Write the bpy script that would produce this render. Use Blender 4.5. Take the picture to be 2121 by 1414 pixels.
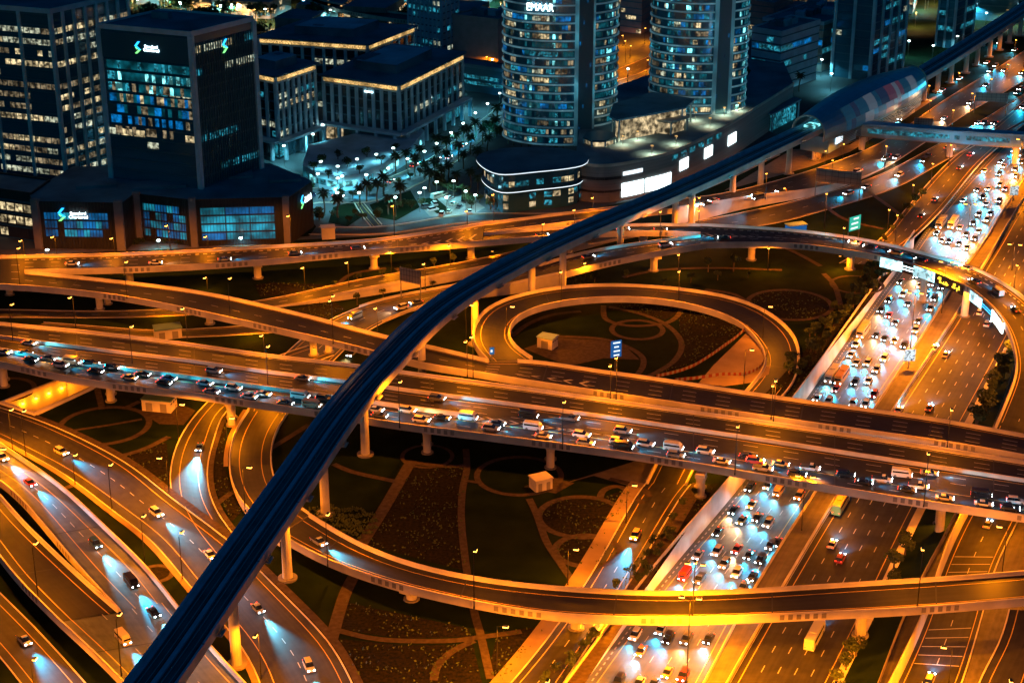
import bpy, bmesh, math, random
from mathutils import Vector, Matrix
from mathutils.geometry import tessellate_polygon
random.seed(7)
R = math.radians
S = bpy.context.scene
for o in list(bpy.data.objects): bpy.data.objects.remove(o)
C = S.collection

# ------------------------------------------------------------------ camera
FPX, PITCH, CAMZ = 3600.0, R(22.3), 214.0
cd = bpy.data.cameras.new('camera'); cam = bpy.data.objects.new('camera', cd); C.objects.link(cam)
cd.sensor_width = 36; cd.lens = 36*FPX/2121; cd.clip_end = 9000; cd.clip_start = 1
cam.location = (0, 0, CAMZ); cam.rotation_euler = (R(90)-PITCH, 0, 0); S.camera = cam
FW = Vector((0, math.cos(PITCH), -math.sin(PITCH))); UP = Vector((0, math.sin(PITCH), math.cos(PITCH))); CP = Vector((0, 0, CAMZ))
def at(px, py, z=0.0):
    d = FW + Vector((1, 0, 0))*((px-1060.5)/FPX) + UP*((707-py)/FPX)
    return CP + d*((z-CAMZ)/d.z)
def proj(p):
    v = Vector(p)-CP; d = v.dot(FW)
    return 1060.5+FPX*v.x/d, 707-FPX*v.dot(UP)/d
def hfor(p, ytop):
    lo, hi = p.z, 205.0
    for _ in range(40):
        m = (lo+hi)/2
        if proj((p.x, p.y, m))[1] > ytop: lo = m
        else: hi = m
    return lo

# ------------------------------------------------------------------ world, dusk sky, exposure
W = bpy.data.worlds.new('World'); S.world = W; W.use_nodes = True
nt = W.node_tree; bg = nt.nodes['Background']
sky = nt.nodes.new('ShaderNodeTexSky'); sky.sky_type = 'NISHITA'; sky.sun_disc = False
sky.sun_elevation = R(3.5); sky.sun_rotation = R(200); sky.ozone_density = 6; sky.air_density = 1.0
tint = nt.nodes.new('ShaderNodeMix'); tint.data_type = 'RGBA'; tint.blend_type = 'MULTIPLY'; tint.inputs[0].default_value = 1
tint.inputs[7].default_value = (0.012, 0.37, 0.36, 1)
nt.links.new(sky.outputs[0], tint.inputs[6]); nt.links.new(tint.outputs[2], bg.inputs[0]); bg.inputs[1].default_value = 0.14
sl = bpy.data.lights.new('dusk_glow', 'SUN'); sl.energy = 0.02; sl.angle = R(20); sl.color = (0.35, 0.7, 1.0)
so = bpy.data.objects.new('dusk_glow', sl); C.objects.link(so); so.rotation_euler = (R(50), 0, R(20))
S.view_settings.view_transform = 'Standard'; S.view_settings.look = 'None'; S.view_settings.gamma = 1; S.view_settings.exposure = 0.0
S.render.engine = 'CYCLES'
S.cycles.use_light_tree = True; S.cycles.max_bounces = 4; S.cycles.diffuse_bounces = 2; S.cycles.glossy_bounces = 2
S.cycles.sample_clamp_indirect = 3.0
LAMP = 0.52      # overall street-lamp output
SOD = (1.0, 0.238, 0.001)

# ------------------------------------------------------------------ materials
def nodes(name):
    m = bpy.data.materials.new(name); m.use_nodes = True
    return m, m.node_tree, m.node_tree.nodes['Principled BSDF']
def mat(name, col, rough=0.7, metal=0.0, var=0.0, scale=1.0, coord='Object', stretch=(1, 1, 1), col2=None, bump=0.0, spec=0.5, detail=4.0):
    m, t, b = nodes(name)
    b.inputs['Roughness'].default_value = rough; b.inputs['Metallic'].default_value = metal
    b.inputs['Specular IOR Level'].default_value = spec
    b.inputs['Base Color'].default_value = (*col, 1)
    if var or col2:
        tc = t.nodes.new('ShaderNodeTexCoord'); mp = t.nodes.new('ShaderNodeMapping'); mp.inputs['Scale'].default_value = stretch
        n = t.nodes.new('ShaderNodeTexNoise'); n.inputs['Scale'].default_value = scale; n.inputs['Detail'].default_value = detail
        r = t.nodes.new('ShaderNodeValToRGB'); r.color_ramp.elements[0].position = .3; r.color_ramp.elements[1].position = .7
        a = col; c2 = col2 or tuple(min(1, c*(1+var)) for c in col); c1 = a if col2 else tuple(c*(1-var) for c in col)
        r.color_ramp.elements[0].color = (*c1, 1); r.color_ramp.elements[1].color = (*c2, 1)
        t.links.new(tc.outputs[coord], mp.inputs[0]); t.links.new(mp.outputs[0], n.inputs[0]); t.links.new(n.outputs[0], r.inputs[0])
        t.links.new(r.outputs[0], b.inputs['Base Color'])
        if bump:
            bp = t.nodes.new('ShaderNodeBump'); bp.inputs['Strength'].default_value = bump; bp.inputs['Distance'].default_value = .3
            t.links.new(n.outputs[0], bp.inputs['Height']); t.links.new(bp.outputs[0], b.inputs['Normal'])
    return m
def emit(name, col, s, base=(0.02, 0.02, 0.02), noise=None, sample=False, lo=0.15, pos=(.35, .6), stretch=(1, 1, 1)):
    m, t, b = nodes(name)
    b.inputs['Base Color'].default_value = (*base, 1); b.inputs['Roughness'].default_value = .3
    b.inputs['Emission Color'].default_value = (*col, 1); b.inputs['Emission Strength'].default_value = s
    if noise:
        tc = t.nodes.new('ShaderNodeTexCoord'); mp = t.nodes.new('ShaderNodeMapping'); mp.inputs['Scale'].default_value = stretch
        ge = t.nodes.new('ShaderNodeNewGeometry')
        n = t.nodes.new('ShaderNodeTexNoise'); n.inputs['Scale'].default_value = noise; n.inputs['Detail'].default_value = 3
        r = t.nodes.new('ShaderNodeMapRange'); r.inputs[1].default_value = pos[0]; r.inputs[2].default_value = pos[1]; r.inputs[3].default_value = lo*s; r.inputs[4].default_value = s
        t.links.new(ge.outputs['Position'], mp.inputs[0]); t.links.new(mp.outputs[0], n.inputs[0]); t.links.new(n.outputs[0], r.inputs[0])
        n2 = t.nodes.new('ShaderNodeTexNoise'); n2.inputs['Scale'].default_value = .16; n2.inputs['Detail'].default_value = 2; t.links.new(ge.outputs['Position'], n2.inputs[0])
        r2 = t.nodes.new('ShaderNodeMapRange'); r2.inputs[1].default_value = .36; r2.inputs[2].default_value = .62; r2.inputs[3].default_value = .35; r2.inputs[4].default_value = 1.35; t.links.new(n2.outputs[0], r2.inputs[0])
        mu = t.nodes.new('ShaderNodeMath'); mu.operation = 'MULTIPLY'; t.links.new(r.outputs[0], mu.inputs[0]); t.links.new(r2.outputs[0], mu.inputs[1]); t.links.new(mu.outputs[0], b.inputs['Emission Strength'])
    if not sample:
        try: m.cycles.emission_sampling = 'NONE'
        except Exception: pass
    return m
M = {}
def road_mat(name, a, b_, rough):
    """asphalt with wheel tracks running along the lane (UV is in metres: across, along)"""
    m, t, b = nodes(name); b.inputs['Roughness'].default_value = rough; b.inputs['Specular IOR Level'].default_value = .3
    uv = t.nodes.new('ShaderNodeUVMap'); mp = t.nodes.new('ShaderNodeMapping'); mp.inputs['Scale'].default_value = (1.1, .02, 1)
    n = t.nodes.new('ShaderNodeTexNoise'); n.inputs['Scale'].default_value = 1; n.inputs['Detail'].default_value = 3
    n2 = t.nodes.new('ShaderNodeTexNoise'); n2.inputs['Scale'].default_value = .35; n2.inputs['Detail'].default_value = 6
    mx = t.nodes.new('ShaderNodeMath'); mx.operation = 'ADD'; mx2 = t.nodes.new('ShaderNodeMath'); mx2.operation = 'MULTIPLY'; mx2.inputs[1].default_value = .5
    r = t.nodes.new('ShaderNodeValToRGB'); r.color_ramp.elements[0].position = .36; r.color_ramp.elements[1].position = .64
    r.color_ramp.elements[0].color = (*a, 1); r.color_ramp.elements[1].color = (*b_, 1)
    t.links.new(uv.outputs[0], mp.inputs[0]); t.links.new(mp.outputs[0], n.inputs[0]); t.links.new(uv.outputs[0], n2.inputs[0])
    t.links.new(n.outputs[0], mx.inputs[0]); t.links.new(n2.outputs[0], mx.inputs[1]); t.links.new(mx.outputs[0], mx2.inputs[0]); t.links.new(mx2.outputs[0], r.inputs[0])
    t.links.new(r.outputs[0], b.inputs['Base Color'])
    return m
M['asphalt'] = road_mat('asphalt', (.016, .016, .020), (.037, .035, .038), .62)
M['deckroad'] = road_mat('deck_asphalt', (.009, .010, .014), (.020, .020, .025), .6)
M['concroad'] = road_mat('concrete_road', (.055, .068, .076), (.10, .115, .125), .6)  # pale teal tint puts some of the cyan road glow into the colour
M['shoulder'] = road_mat('shoulder', (.10, .09, .08), (.17, .15, .13), .8)
M['conc'] = mat('concrete', (.60, .53, .44), .8, var=.26, scale=.14, detail=9)
M['concd'] = mat('weathered_concrete', (.24, .21, .19), .85, var=.25, scale=.18)
M['pave'] = mat('paving', (.17, .135, .115), .85, var=.2, scale=.4)
M['track'] = mat('track_concrete', (.06, .12, .15), .7, var=.35, scale=.15, stretch=(1, 1, 1))
M['trackwall'] = mat('track_wall', (.30, .55, .70), .6, var=.15, scale=.3)  # track and side walls: the sky's blue reflection put into the colour
M['white'] = mat('white_paint', (.45, .43, .40), .6)
M['yellow'] = mat('yellow_paint', (.55, .36, .09), .6)
M['grass'] = mat('grass', (.003, .009, .003), .95, col2=(.009, .018, .006), scale=.15, bump=.2, spec=.05)
M['mulch'] = mat('planting_bed', (.003, .005, .003), .95, col2=(.022, .017, .012), scale=1.2, bump=.5, detail=8, spec=.05)
M['sand'] = mat('sand', (.20, .13, .08), .95, col2=(.32, .22, .14), scale=.12, detail=8)
M['path'] = mat('path_paving', (.065, .048, .042), .9, var=.3, scale=.8, spec=.1)
M['cityground'] = mat('city_paving', (.07, .09, .10), .8, var=.4, scale=.05)
M['band'] = emit('led_edge_band', (.30,.72,.85), .16, base=(.62,.78,.84), noise=.05, pos=(.35,.65), lo=.3)  # floor bands glow by themselves in place of light falling on them
M['steel'] = mat('galvanised_steel', (.25, .24, .22), .45, .7)
M['rail'] = mat('rail_steel', (.5, .5, .5), .3, .6)
M['black'] = mat('dark_metal', (.02, .02, .022), .5, .3)
M['roof'] = mat('flat_roof', (.09, .19, .26), .8, var=.4, scale=.08)
M['roofb'] = mat('pale_roof', (.30, .48, .58), .8, var=.3, scale=.1)
M['glass'] = mat('dark_glass', (.012, .035, .05), .08, .0, spec=1.0)
M['glassr'] = mat('mirror_glass', (.05, .20, .30), .10, .40, spec=1.0)
M['spandrel'] = mat('spandrel', (.04, .13, .19), .35, .2)
M['pier'] = mat('stone_pier', (.40, .62, .72), .7, var=.15, scale=.2)
M['pinkstone'] = mat('pink_stone', (.24, .21, .22), .8, var=.12, scale=.3)
M['louvre'] = mat('dark_louvre', (.028, .026, .032), .6, var=.3, scale=3, stretch=(1, 1, .02))
M['wallstone'] = mat('banded_stone', (.30, .27, .26), .75, col2=(.20, .18, .18), scale=1, stretch=(.02, .02, 1.3))
M['sod'] = emit('sodium_lamp', (1, .40, .05), 9)
M['cool'] = emit('cool_lamp', (.75, 1, .95), 12)
M['warm1'] = emit('lit_office_warm', (1.0, .78, .42), 1.1, noise=.6, pos=(.40, .66), lo=.06)
M['warm3'] = emit('lit_office_dim', (.95, .72, .42), .35, noise=.6, pos=(.40, .66), lo=.06)
M['warm2'] = emit('lit_office_white', (.88, .92, .66), .85, noise=.7, pos=(.40, .66), lo=.05)
M['cyan1'] = emit('lit_office_cyan', (.05, .62, .85), .6, noise=.8, pos=(.42, .65), lo=.06)
M['pod1'] = emit('podium_glow_cyan', (.02, .50, .72), .75, noise=.22, pos=(.3, .7), lo=.25)
M['pod2'] = emit('podium_glow_blue', (.005, .20, .55), .75, noise=.22, pos=(.3, .7), lo=.25)
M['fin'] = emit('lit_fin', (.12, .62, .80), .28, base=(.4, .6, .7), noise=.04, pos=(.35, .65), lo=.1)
M['cyan2'] = emit('lit_office_blue', (.004, .27, .80), .7, noise=.6, pos=(.35, .65), lo=.12)
M['cy3'] = emit('dim_teal_glow', (.01, .35, .48), .35, noise=.25, pos=(.35,.7), lo=.15)
M['cyanb'] = emit('bright_cyan', (.25, .95, 1.0), 2.4, noise=.3, pos=(.45, .65), lo=.05)
M['gold'] = emit('gold_cove_light', (1, .60, .20), 1.2, noise=1.6, pos=(.35, .6), lo=.25)
M['shop'] = emit('shop_light', (1, .76, .42), .9, noise=.5, pos=(.40, .70), lo=.06)
M['ledw'] = emit('led_white', (.75, .97, 1.0), 4.5)
M['ledstrip'] = emit('led_strip', (.8, .93, 1.0), 1.6)
M['ledsign'] = emit('led_sign', (.8,.93,1), .8, noise=1.5, pos=(.4,.5))
M['ledc'] = emit('led_screen', (.50, .92, 1.0), 2.4, noise=.6, pos=(.38, .5), lo=.3)
M['ledy'] = emit('led_yellow', (1.0, .62, .03), 3.0)
M['ledg'] = emit('led_green', (.18, .85, .20), 2.2)
M['ledb'] = emit('led_blue', (.02, .45, 1.0), 2.4)
M['head'] = emit('headlight', (.80, .97, 1.0), 40)
M['tail'] = emit('taillight', (1.0, .04, .01), 6)
M['tailoff'] = mat('red_lens', (.25, .01, .005), .3)
M['tyre'] = mat('tyre', (.015, .015, .015), .8)
M['carglass'] = mat('car_glass', (.01, .013, .016), .08, spec=1.0)
M['leaf'] = mat('foliage', (.020, .038, .010), .8, col2=(.060, .085, .022), scale=1.2)
M['palm'] = mat('palm_fronds', (.022, .040, .014), .7, col2=(.055, .075, .025), scale=1.5)
M['bark'] = mat('bark', (.10, .07, .045), .9, var=.3, scale=3)
M['signblue'] = emit('blue_sign', (.01, .16, .55), .55, base=(.01, .08, .35))
M['signgreen'] = emit('green_sign', (.01, .50, .38), .9, base=(.01, .25, .18))
M['signwhite'] = emit('sign_legend', (.9, 1, 1), 1.2)
M['redwhite'] = mat('red_panel', (.16, .015, .01), .6)
M['skin'] = mat('station_shell', (.24, .40, .50), .3, .6, var=.12, scale=.2)
for n, c in dict(white=(.62, .60, .58), silver=(.32, .33, .34), black=(.012, .012, .014), grey=(.09, .095, .10), red=(.35, .03, .02), beige=(.52, .46, .34), blue=(.03, .08, .2), gold=(.55, .30, .06)).items():
    M['car_'+n] = mat('car_paint_'+n, c, .28, .1, spec=.6)

# ------------------------------------------------------------------ object helpers
def tag(o, label=None, cat=None, group=None, kind=None):
    if label: o['label'] = label
    if cat: o['category'] = cat
    if group: o['group'] = group
    if kind: o['kind'] = kind
    return o
def empty(name, loc, label=None, cat=None, group=None, rz=0):
    o = bpy.data.objects.new(name, None); C.objects.link(o); o.location = loc; o.rotation_euler = (0, 0, rz); o.empty_display_size = .5
    return tag(o, label, cat, group)
def link(name, me, parent=None, mw=None):
    o = bpy.data.objects.new(name, me); C.objects.link(o)
    if parent is not None: o.parent = parent
    if mw is not None: o.matrix_local = mw
    return o
class MB:
    def __init__(s): s.v = []; s.f = []; s.m = []; s.uv = []; s.mats = []
    def mi(s, k):
        if k not in s.mats: s.mats.append(k)
        return s.mats.index(k)
    def quad(s, ps, k, uv=None):
        b = len(s.v); s.v += [tuple(p) for p in ps]; s.f.append(tuple(range(b, b+len(ps)))); s.m.append(s.mi(k)); s.uv.append(uv or [(p[0], p[1]) for p in ps])
    def box(s, c, sz, k, rz=0, taper=1.0):
        x, y, z = sz[0]/2, sz[1]/2, sz[2]/2; ca, sa = math.cos(rz), math.sin(rz); b = []
        for dz in (-1, 1):
            t = taper if dz > 0 else 1
            for dx, dy in ((-1, -1), (1, -1), (1, 1), (-1, 1)):
                u, w = dx*x*t, dy*y*t; b.append((c[0]+u*ca-w*sa, c[1]+u*sa+w*ca, c[2]+dz*z))
        for f in ((0, 3, 2, 1), (4, 5, 6, 7), (0, 1, 5, 4), (1, 2, 6, 5), (2, 3, 7, 6), (3, 0, 4, 7)): s.quad([b[i] for i in f], k)
    def tube(s, p0, p1, r0, r1, k, n=8, cap=True):
        p0, p1 = Vector(p0), Vector(p1); d = (p1-p0).normalized(); a = d.orthogonal().normalized(); b = d.cross(a)
        c0 = [p0+(a*math.cos(t)+b*math.sin(t))*r0 for t in [2*math.pi*i/n for i in range(n)]]
        c1 = [p1+(a*math.cos(t)+b*math.sin(t))*r1 for t in [2*math.pi*i/n for i in range(n)]]
        for i in range(n): j = (i+1) % n; s.quad([c0[i], c0[j], c1[j], c1[i]], k)
        if cap: s.quad(c1, k); s.quad(c0[::-1], k)
    def prism(s, poly, z0, z1, k, ktop=None):
        """poly: list of (x,y) counter-clockwise or any; vertical sides and a top"""
        n = len(poly)
        for i in range(n):
            a, b = poly[i], poly[(i+1) % n]; s.quad([(a[0], a[1], z0), (b[0], b[1], z0), (b[0], b[1], z1), (a[0], a[1], z1)], k)
        for zz in (z1, z0):
            for t in tessellate_polygon([[Vector((p[0], p[1], 0)) for p in poly]]):
                s.quad([(poly[i][0], poly[i][1], zz) for i in t], ktop or k)
    def mesh(s, name):
        me = bpy.data.meshes.new(name); me.from_pydata(s.v, [], s.f)
        for k in s.mats: me.materials.append(M[k])
        me.polygons.foreach_set('material_index', s.m)
        uv = me.uv_layers.new(name='UVMap'); flat = [c for f in s.uv for p in f for c in p]; uv.data.foreach_set('uv', flat)
        bm = bmesh.new(); bm.from_mesh(me); bmesh.ops.remove_doubles(bm, verts=bm.verts, dist=.0005); bmesh.ops.recalc_face_normals(bm, faces=bm.faces); bm.to_mesh(me); bm.free()
        me.update(); return me
    def build(s, name, parent=None, kind=None, loc=None):
        if not s.f: return None
        me = s.mesh(name); o = link(name, me, parent)
        if kind: o['kind'] = kind
        if parent is not None and loc is None:
            # vertices are in world space: undo the parent's placement (pure translation / z-rotation)
            o.matrix_local = pm(parent).inverted()
        return o
def pm(p):
    m = p.matrix_basis.copy()
    return (pm(p.parent) @ m) if p.parent else m

def cr(P, step):
    """Catmull-Rom through rows (tuples), resampled about every `step` metres of centreline"""
    out = []; n = len(P)
    for i in range(n-1):
        p0 = P[max(0, i-1)]; p1 = P[i]; p2 = P[i+1]; p3 = P[min(n-1, i+2)]
        if i == 0: p0 = [2*a-b for a, b in zip(p1, p2)]
        if i == n-2: p3 = [2*b-a for a, b in zip(p1, p2)]
        def ctr(p): return Vector(((p[0]+p[3])/2, (p[1]+p[4])/2, (p[2]+p[5])/2)) if len(p) == 6 else Vector(p[:3])
        # centripetal-ish knots
        t0 = 0; t1 = t0+max(.01, (ctr(p1)-ctr(p0)).length**.5); t2 = t1+max(.01, (ctr(p2)-ctr(p1)).length**.5); t3 = t2+max(.01, (ctr(p3)-ctr(p2)).length**.5)
        m = max(1, int((ctr(p2)-ctr(p1)).length/step))
        for j in range(m):
            t = t1+(t2-t1)*j/m; row = []
            for a, b, c, d in zip(p0, p1, p2, p3):
                A1 = (t1-t)/(t1-t0)*a+(t-t0)/(t1-t0)*b; A2 = (t2-t)/(t2-t1)*b+(t-t1)/(t2-t1)*c; A3 = (t3-t)/(t3-t2)*c+(t-t2)/(t3-t2)*d
                B1 = (t2-t)/(t2-t0)*A1+(t-t0)/(t2-t0)*A2; B2 = (t3-t)/(t3-t1)*A2+(t-t1)/(t3-t1)*A3
                row.append((t2-t)/(t2-t1)*B1+(t-t1)/(t2-t1)*B2)
            out.append(row)
    out.append(list(P[-1])); return out

ROADS = {}
class Road:
    """a strip between a far edge F and a near edge N; rows (xf,yf,xn,yn,z) are where the edges are seen and how high they are"""
    def __init__(s, key, rows, top=0.0, step=4.0):
        P = []
        for xf, yf, xn, yn, z in rows:
            a, b = at(xf, yf, z+top), at(xn, yn, z+top); P.append((a.x, a.y, z, b.x, b.y, z))
        Q = cr(P, step)
        for _ in range(6):   # relax hand-read wobble
            Q = [Q[0]]+[[(a+2*b+c)/4 for a, b, c in zip(Q[i-1], Q[i], Q[i+1])] for i in range(1, len(Q)-1)]+[Q[-1]]
        s.F = [Vector(q[:3]) for q in Q]; s.N = [Vector(q[3:]) for q in Q]; s.C = [(a+b)/2 for a, b in zip(s.F, s.N)]
        s.n = len(Q); s.key = key; ROADS[key] = s; s.px = [r[0] for r in rows]
        s.D = [0]
        for i in range(1, s.n): s.D.append(s.D[-1]+(s.C[i]-s.C[i-1]).length)
    def P(s, i, ref, d, h):
        """ref: 0 from F, 1 from N (metres inward), or a float fraction in between given as ('f',frac)"""
        F, N = s.F[i], s.N[i]; L = (N-F).length; u = (N-F)/max(L, .01)
        if isinstance(ref, tuple): p = F+(N-F)*ref[1]+u*d
        elif ref == 0: p = F+u*d
        else: p = N-u*d
        return p+Vector((0, 0, h))
    def loft(s, mb, prof, k, i0=0, i1=None, closed=True, mats=None):
        i1 = s.n-1 if i1 is None else i1; m = len(prof); i0 = max(0, i0); i1 = min(i1, s.n-1)
        for i in range(i0, i1):
            a = [s.P(i, *p) for p in prof]; b = [s.P(i+1, *p) for p in prof]
            for j in range(m if closed else m-1):
                q = (j+1) % m; u0 = (a[j]-s.F[i]).length; u1 = (a[q]-s.F[i]).length
                mb.quad([a[j], a[q], b[q], b[j]], mats[j] if mats else k, [(u0, s.D[i]), (u1, s.D[i]), (u1, s.D[i+1]), (u0, s.D[i+1])])
        if closed:
            mb.quad([s.P(i0, *p) for p in prof], k); mb.quad([s.P(i1, *p) for p in prof][::-1], k)
    def at_d(s, d):
        d = max(0, min(s.D[-1]-.01, d)); i = 0
        while s.D[i+1] < d: i += 1
        return i, (d-s.D[i])/(s.D[i+1]-s.D[i])
    def pt(s, d, fr, off=0, h=0):
        i, t = s.at_d(d); a = s.P(i, ('f', fr), off, h); b = s.P(i+1, ('f', fr), off, h); return a+(b-a)*t
    def tangent(s, d):
        i, t = s.at_d(d); return (s.C[i+1]-s.C[i]).normalized()
    def line(s, mb, fr, off, w, k, d0=0, d1=None, dash=None, h=.014):
        h += getattr(s, 'h0', 0)
        d1 = s.D[-1] if d1 is None else d1
        if dash:
            d = d0
            while d+dash[0] < d1:
                a0, a1 = s.pt(d, fr, off-w/2, h), s.pt(d, fr, off+w/2, h); b0, b1 = s.pt(d+dash[0], fr, off-w/2, h), s.pt(d+dash[0], fr, off+w/2, h)
                mb.quad([a0, a1, b1, b0], k); d += dash[1]
        else:
            i0 = s.at_d(d0)[0]; i1 = s.at_d(d1)[0]+1
            for i in range(i0, min(i1, s.n-1)):
                mb.quad([s.P(i, ('f', fr), off-w/2, h), s.P(i, ('f', fr), off+w/2, h), s.P(i+1, ('f', fr), off+w/2, h), s.P(i+1, ('f', fr), off-w/2, h)], k)
    def near(s, px, py, top=0.0):
        z = s.C[s.n//2].z
        for _ in range(6):
            p = at(px, py, z+top); i = min(range(s.n), key=lambda q: (s.C[q]-Vector((p.x, p.y, s.C[q].z))).length_squared); z = s.C[i].z
        return at(px, py, z+top)-Vector((0, 0, top)), i
    def dist_at(s, px, py):
        return s.D[s.near(px, py)[1]]
def marks(rd, mb, lanes, lo=.9, hi=.9, edge='yellow', fr0=0.0, fr1=1.0, dash=(3, 9), d0=0, d1=None, edges=True):
    """lanes between fractions fr0..fr1 with lo/hi metre margins"""
    if edges:
        rd.line(mb, fr0, lo, .22, edge, d0, d1); rd.line(mb, fr1, -hi, .22, edge, d0, d1)
    for k in range(1, lanes):
        t = k/lanes; rd.line(mb, fr0+(fr1-fr0)*t, lo*(1-t)-hi*t, .2, 'white', d0, d1, dash)
def chevrons(rd, mb, d0, d1, f0, f1, step=3.2, k='white', rev=False):
    d = d0
    while d < d1-2:
        t = (d-d0)/(d1-d0); w = (f1-f0)*(1-t if rev else t)*.5; c = (f0+f1)/2; s_ = -1 if rev else 1
        for sg in (-1, 1):
            tip0, tip1 = rd.pt(d, c, 0, .013), rd.pt(d+1.0, c, 0, .013); e0, e1 = rd.pt(d+2.2*s_, c+sg*w, 0, .013), rd.pt(d+1.0+2.2*s_, c+sg*w, 0, .013)
            mb.quad([tip0, tip1, e1, e0] if sg > 0 else [tip0, e0, e1, tip1], k)
        d += step

def pier(root, base, ztop, r=1.15, capw=5.0, ang=0.0, hexa=False):
    """round column with a flared head and a cross-beam; base is a world point"""
    mb = MB(); b = Vector(base); zt = ztop
    n = 12
    mb.tube((b.x, b.y, b.z-.3), (b.x, b.y, b.z+.35), r*1.55, r*1.5, 'concd', n)
    mb.tube((b.x, b.y, b.z+.3), (b.x, b.y, zt-2.3), r, r, 'conc', n)
    mb.tube((b.x, b.y, zt-2.6), (b.x, b.y, zt-1.0), r, r*1.45, 'conc', n)
    mb.box((b.x, b.y, zt-.55), (capw, r*2.2, 1.1), 'conc', ang)
    return mb.build('pier', root)
def flyover(name, rd, label, lanes, piers=(), zg=0.0, depth=2.0, inset=.22, dmk=None, deckmat='deckroad', group='flyovers of the interchange', parts=None, fascia=1.25, marks_fn=None, skipF=0.0, skipN=0.0):
    root = empty(name, rd.C[rd.n//2]-Vector((0, 0, rd.C[rd.n//2].z-zg)), label, 'flyover', group)
    W0 = (rd.F[0]-rd.N[0]).length; gi = max(1.2, W0*inset)
    mb = MB(); rd.loft(mb, [(0, 0, 0), (1, 0, 0), (1, 0, -.45), (1, gi, -.8), (1, gi+.6, -depth), (0, gi+.6, -depth), (0, gi, -.8), (0, 0, -.45)], 'concd', mats=[deckmat]+['concd']*7); mb.build('deck', root)
    for ref in (0, 1):
        sk = skipN if ref else skipF
        mb = MB(); rd.loft(mb, [(ref, -.28, -fascia), (ref, -.32, .98), (ref, .05, 1.0), (ref, .22, .25), (ref, .42, .0), (ref, -.0, -.5)], 'conc', rd.at_d(sk)[0] if sk > 0 else 0, rd.at_d(rd.D[-1]+sk)[0] if sk < 0 else None); mb.build('parapet', root)
    for d in range(20, int(rd.D[-1])-6, 38):
        i = rd.at_d(d)[0]; a, b = rd.P(i, 0, .45, .02), rd.P(i, 1, .45, .02); t = rd.tangent(d)*.35; jm = MB(); jm.quad([a, b, b+t, a+t], 'black'); jm.build('expansion_joint', root)
    # darker ventilation panels along both fascias, in groups
    mb = MB()
    d = 12
    while d < rd.D[-1]-12:
        if int(d/11) % 3 == 0:
            for fr, o in ((1, .335),):
                a, b2 = rd.pt(d, fr, o, -.75), rd.pt(d+1.1, fr, o, -.75); mb = MB(); mb.quad([a, b2, b2+Vector((0, 0, 1.35)), a+Vector((0, 0, 1.35))], 'concd'); mb.build('vent_panel', root)
        d += 2.0
    if marks_fn:
        mb = MB(); marks_fn(mb); mb.build('lane_markings', root)
    else:
        mb = MB(); marks(rd, mb, lanes); mb.build('lane_markings', root)
    for pr in piers:
        x, y, zb = pr[:3]; b = at(x, y, zb); i = min(range(rd.n), key=lambda q: (rd.C[q].xy-b.xy).length_squared)
        t = rd.C[min(rd.n-1, i+1)]-rd.C[max(0, i-1)]; ang = math.atan2(t.y, t.x)+math.pi/2
        c = rd.C[i]; L = (rd.F[i]-rd.N[i]).length; u = (rd.F[i]-rd.N[i]).normalized()
        if len(pr) > 3 and pr[3] == 2:
            for sg in (0, 1):
                bb = Vector((b.x, b.y, 0))+u*(sg*5.2); pier(root, (bb.x, bb.y, zb), rd.C[i].z-depth+.05, 1.15, 3.2, ang)
        else:
            pier(root, (c.x, c.y, zb), rd.C[i].z-depth+.05, 1.3, min(L*.62, 9), ang)
    return root

def road(name, rd, lanes, deckmat='asphalt', skirt=0.0, edge='yellow', kerb=True, label=None, marks_fn=None, h=.0, wall=None, m=.9, fend=None):
    """road on the ground: surface and raised kerbs; `skirt` gives it retaining sides down to that level"""
    mb = MB(); rd.h0 = h
    if skirt: rd.loft(mb, [(0, 0, h), (1, 0, h), (1, 0, -skirt), (0, 0, -skirt)], 'concd', mats=[deckmat, 'conc', 'concd', 'conc'])
    else: rd.loft(mb, [(0, 0, h), (1, 0, h)], deckmat, closed=False)
    o = mb.build(name, None, 'structure')
    if kerb:
        k = MB(); rd.loft(k, [(0, -.35, -.2), (0, -.35, h+.14), (0, 0, h+.14), (0, 0, -.2)], 'conc', 0, rd.at_d(fend)[0] if fend else None); rd.loft(k, [(1, -.35, -.2), (1, -.35, h+.14), (1, 0, h+.14), (1, 0, -.2)], 'conc'); k.build('kerb', None, 'structure')
    k = MB()
    if marks_fn: marks_fn(k)
    else: marks(rd, k, lanes, m, m, edge)
    k.build('road_markings', None, 'structure')
    return o
def barrier(name, rd, fr, off, h, w, k, label, cat='barrier', d0=0, d1=None, z0=0.0, root=None):
    mb = MB(); i0 = rd.at_d(d0)[0]; i1 = rd.at_d(d1 if d1 is not None else rd.D[-1])[0]+1
    rd.loft(mb, [(('f', fr), off-w/2, z0), (('f', fr), off-w/2*.5, h), (('f', fr), off+w/2*.5, h), (('f', fr), off+w/2, z0)], k, i0, i1)
    o = mb.build(name, root)
    if root is None: tag(o, label, cat)
    return o

# ================================================================== THE ROADS
HZ = -6.0
def rev(rows): return [(c, d, a, b, z) for a, b, c, d, z in rows]
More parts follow.
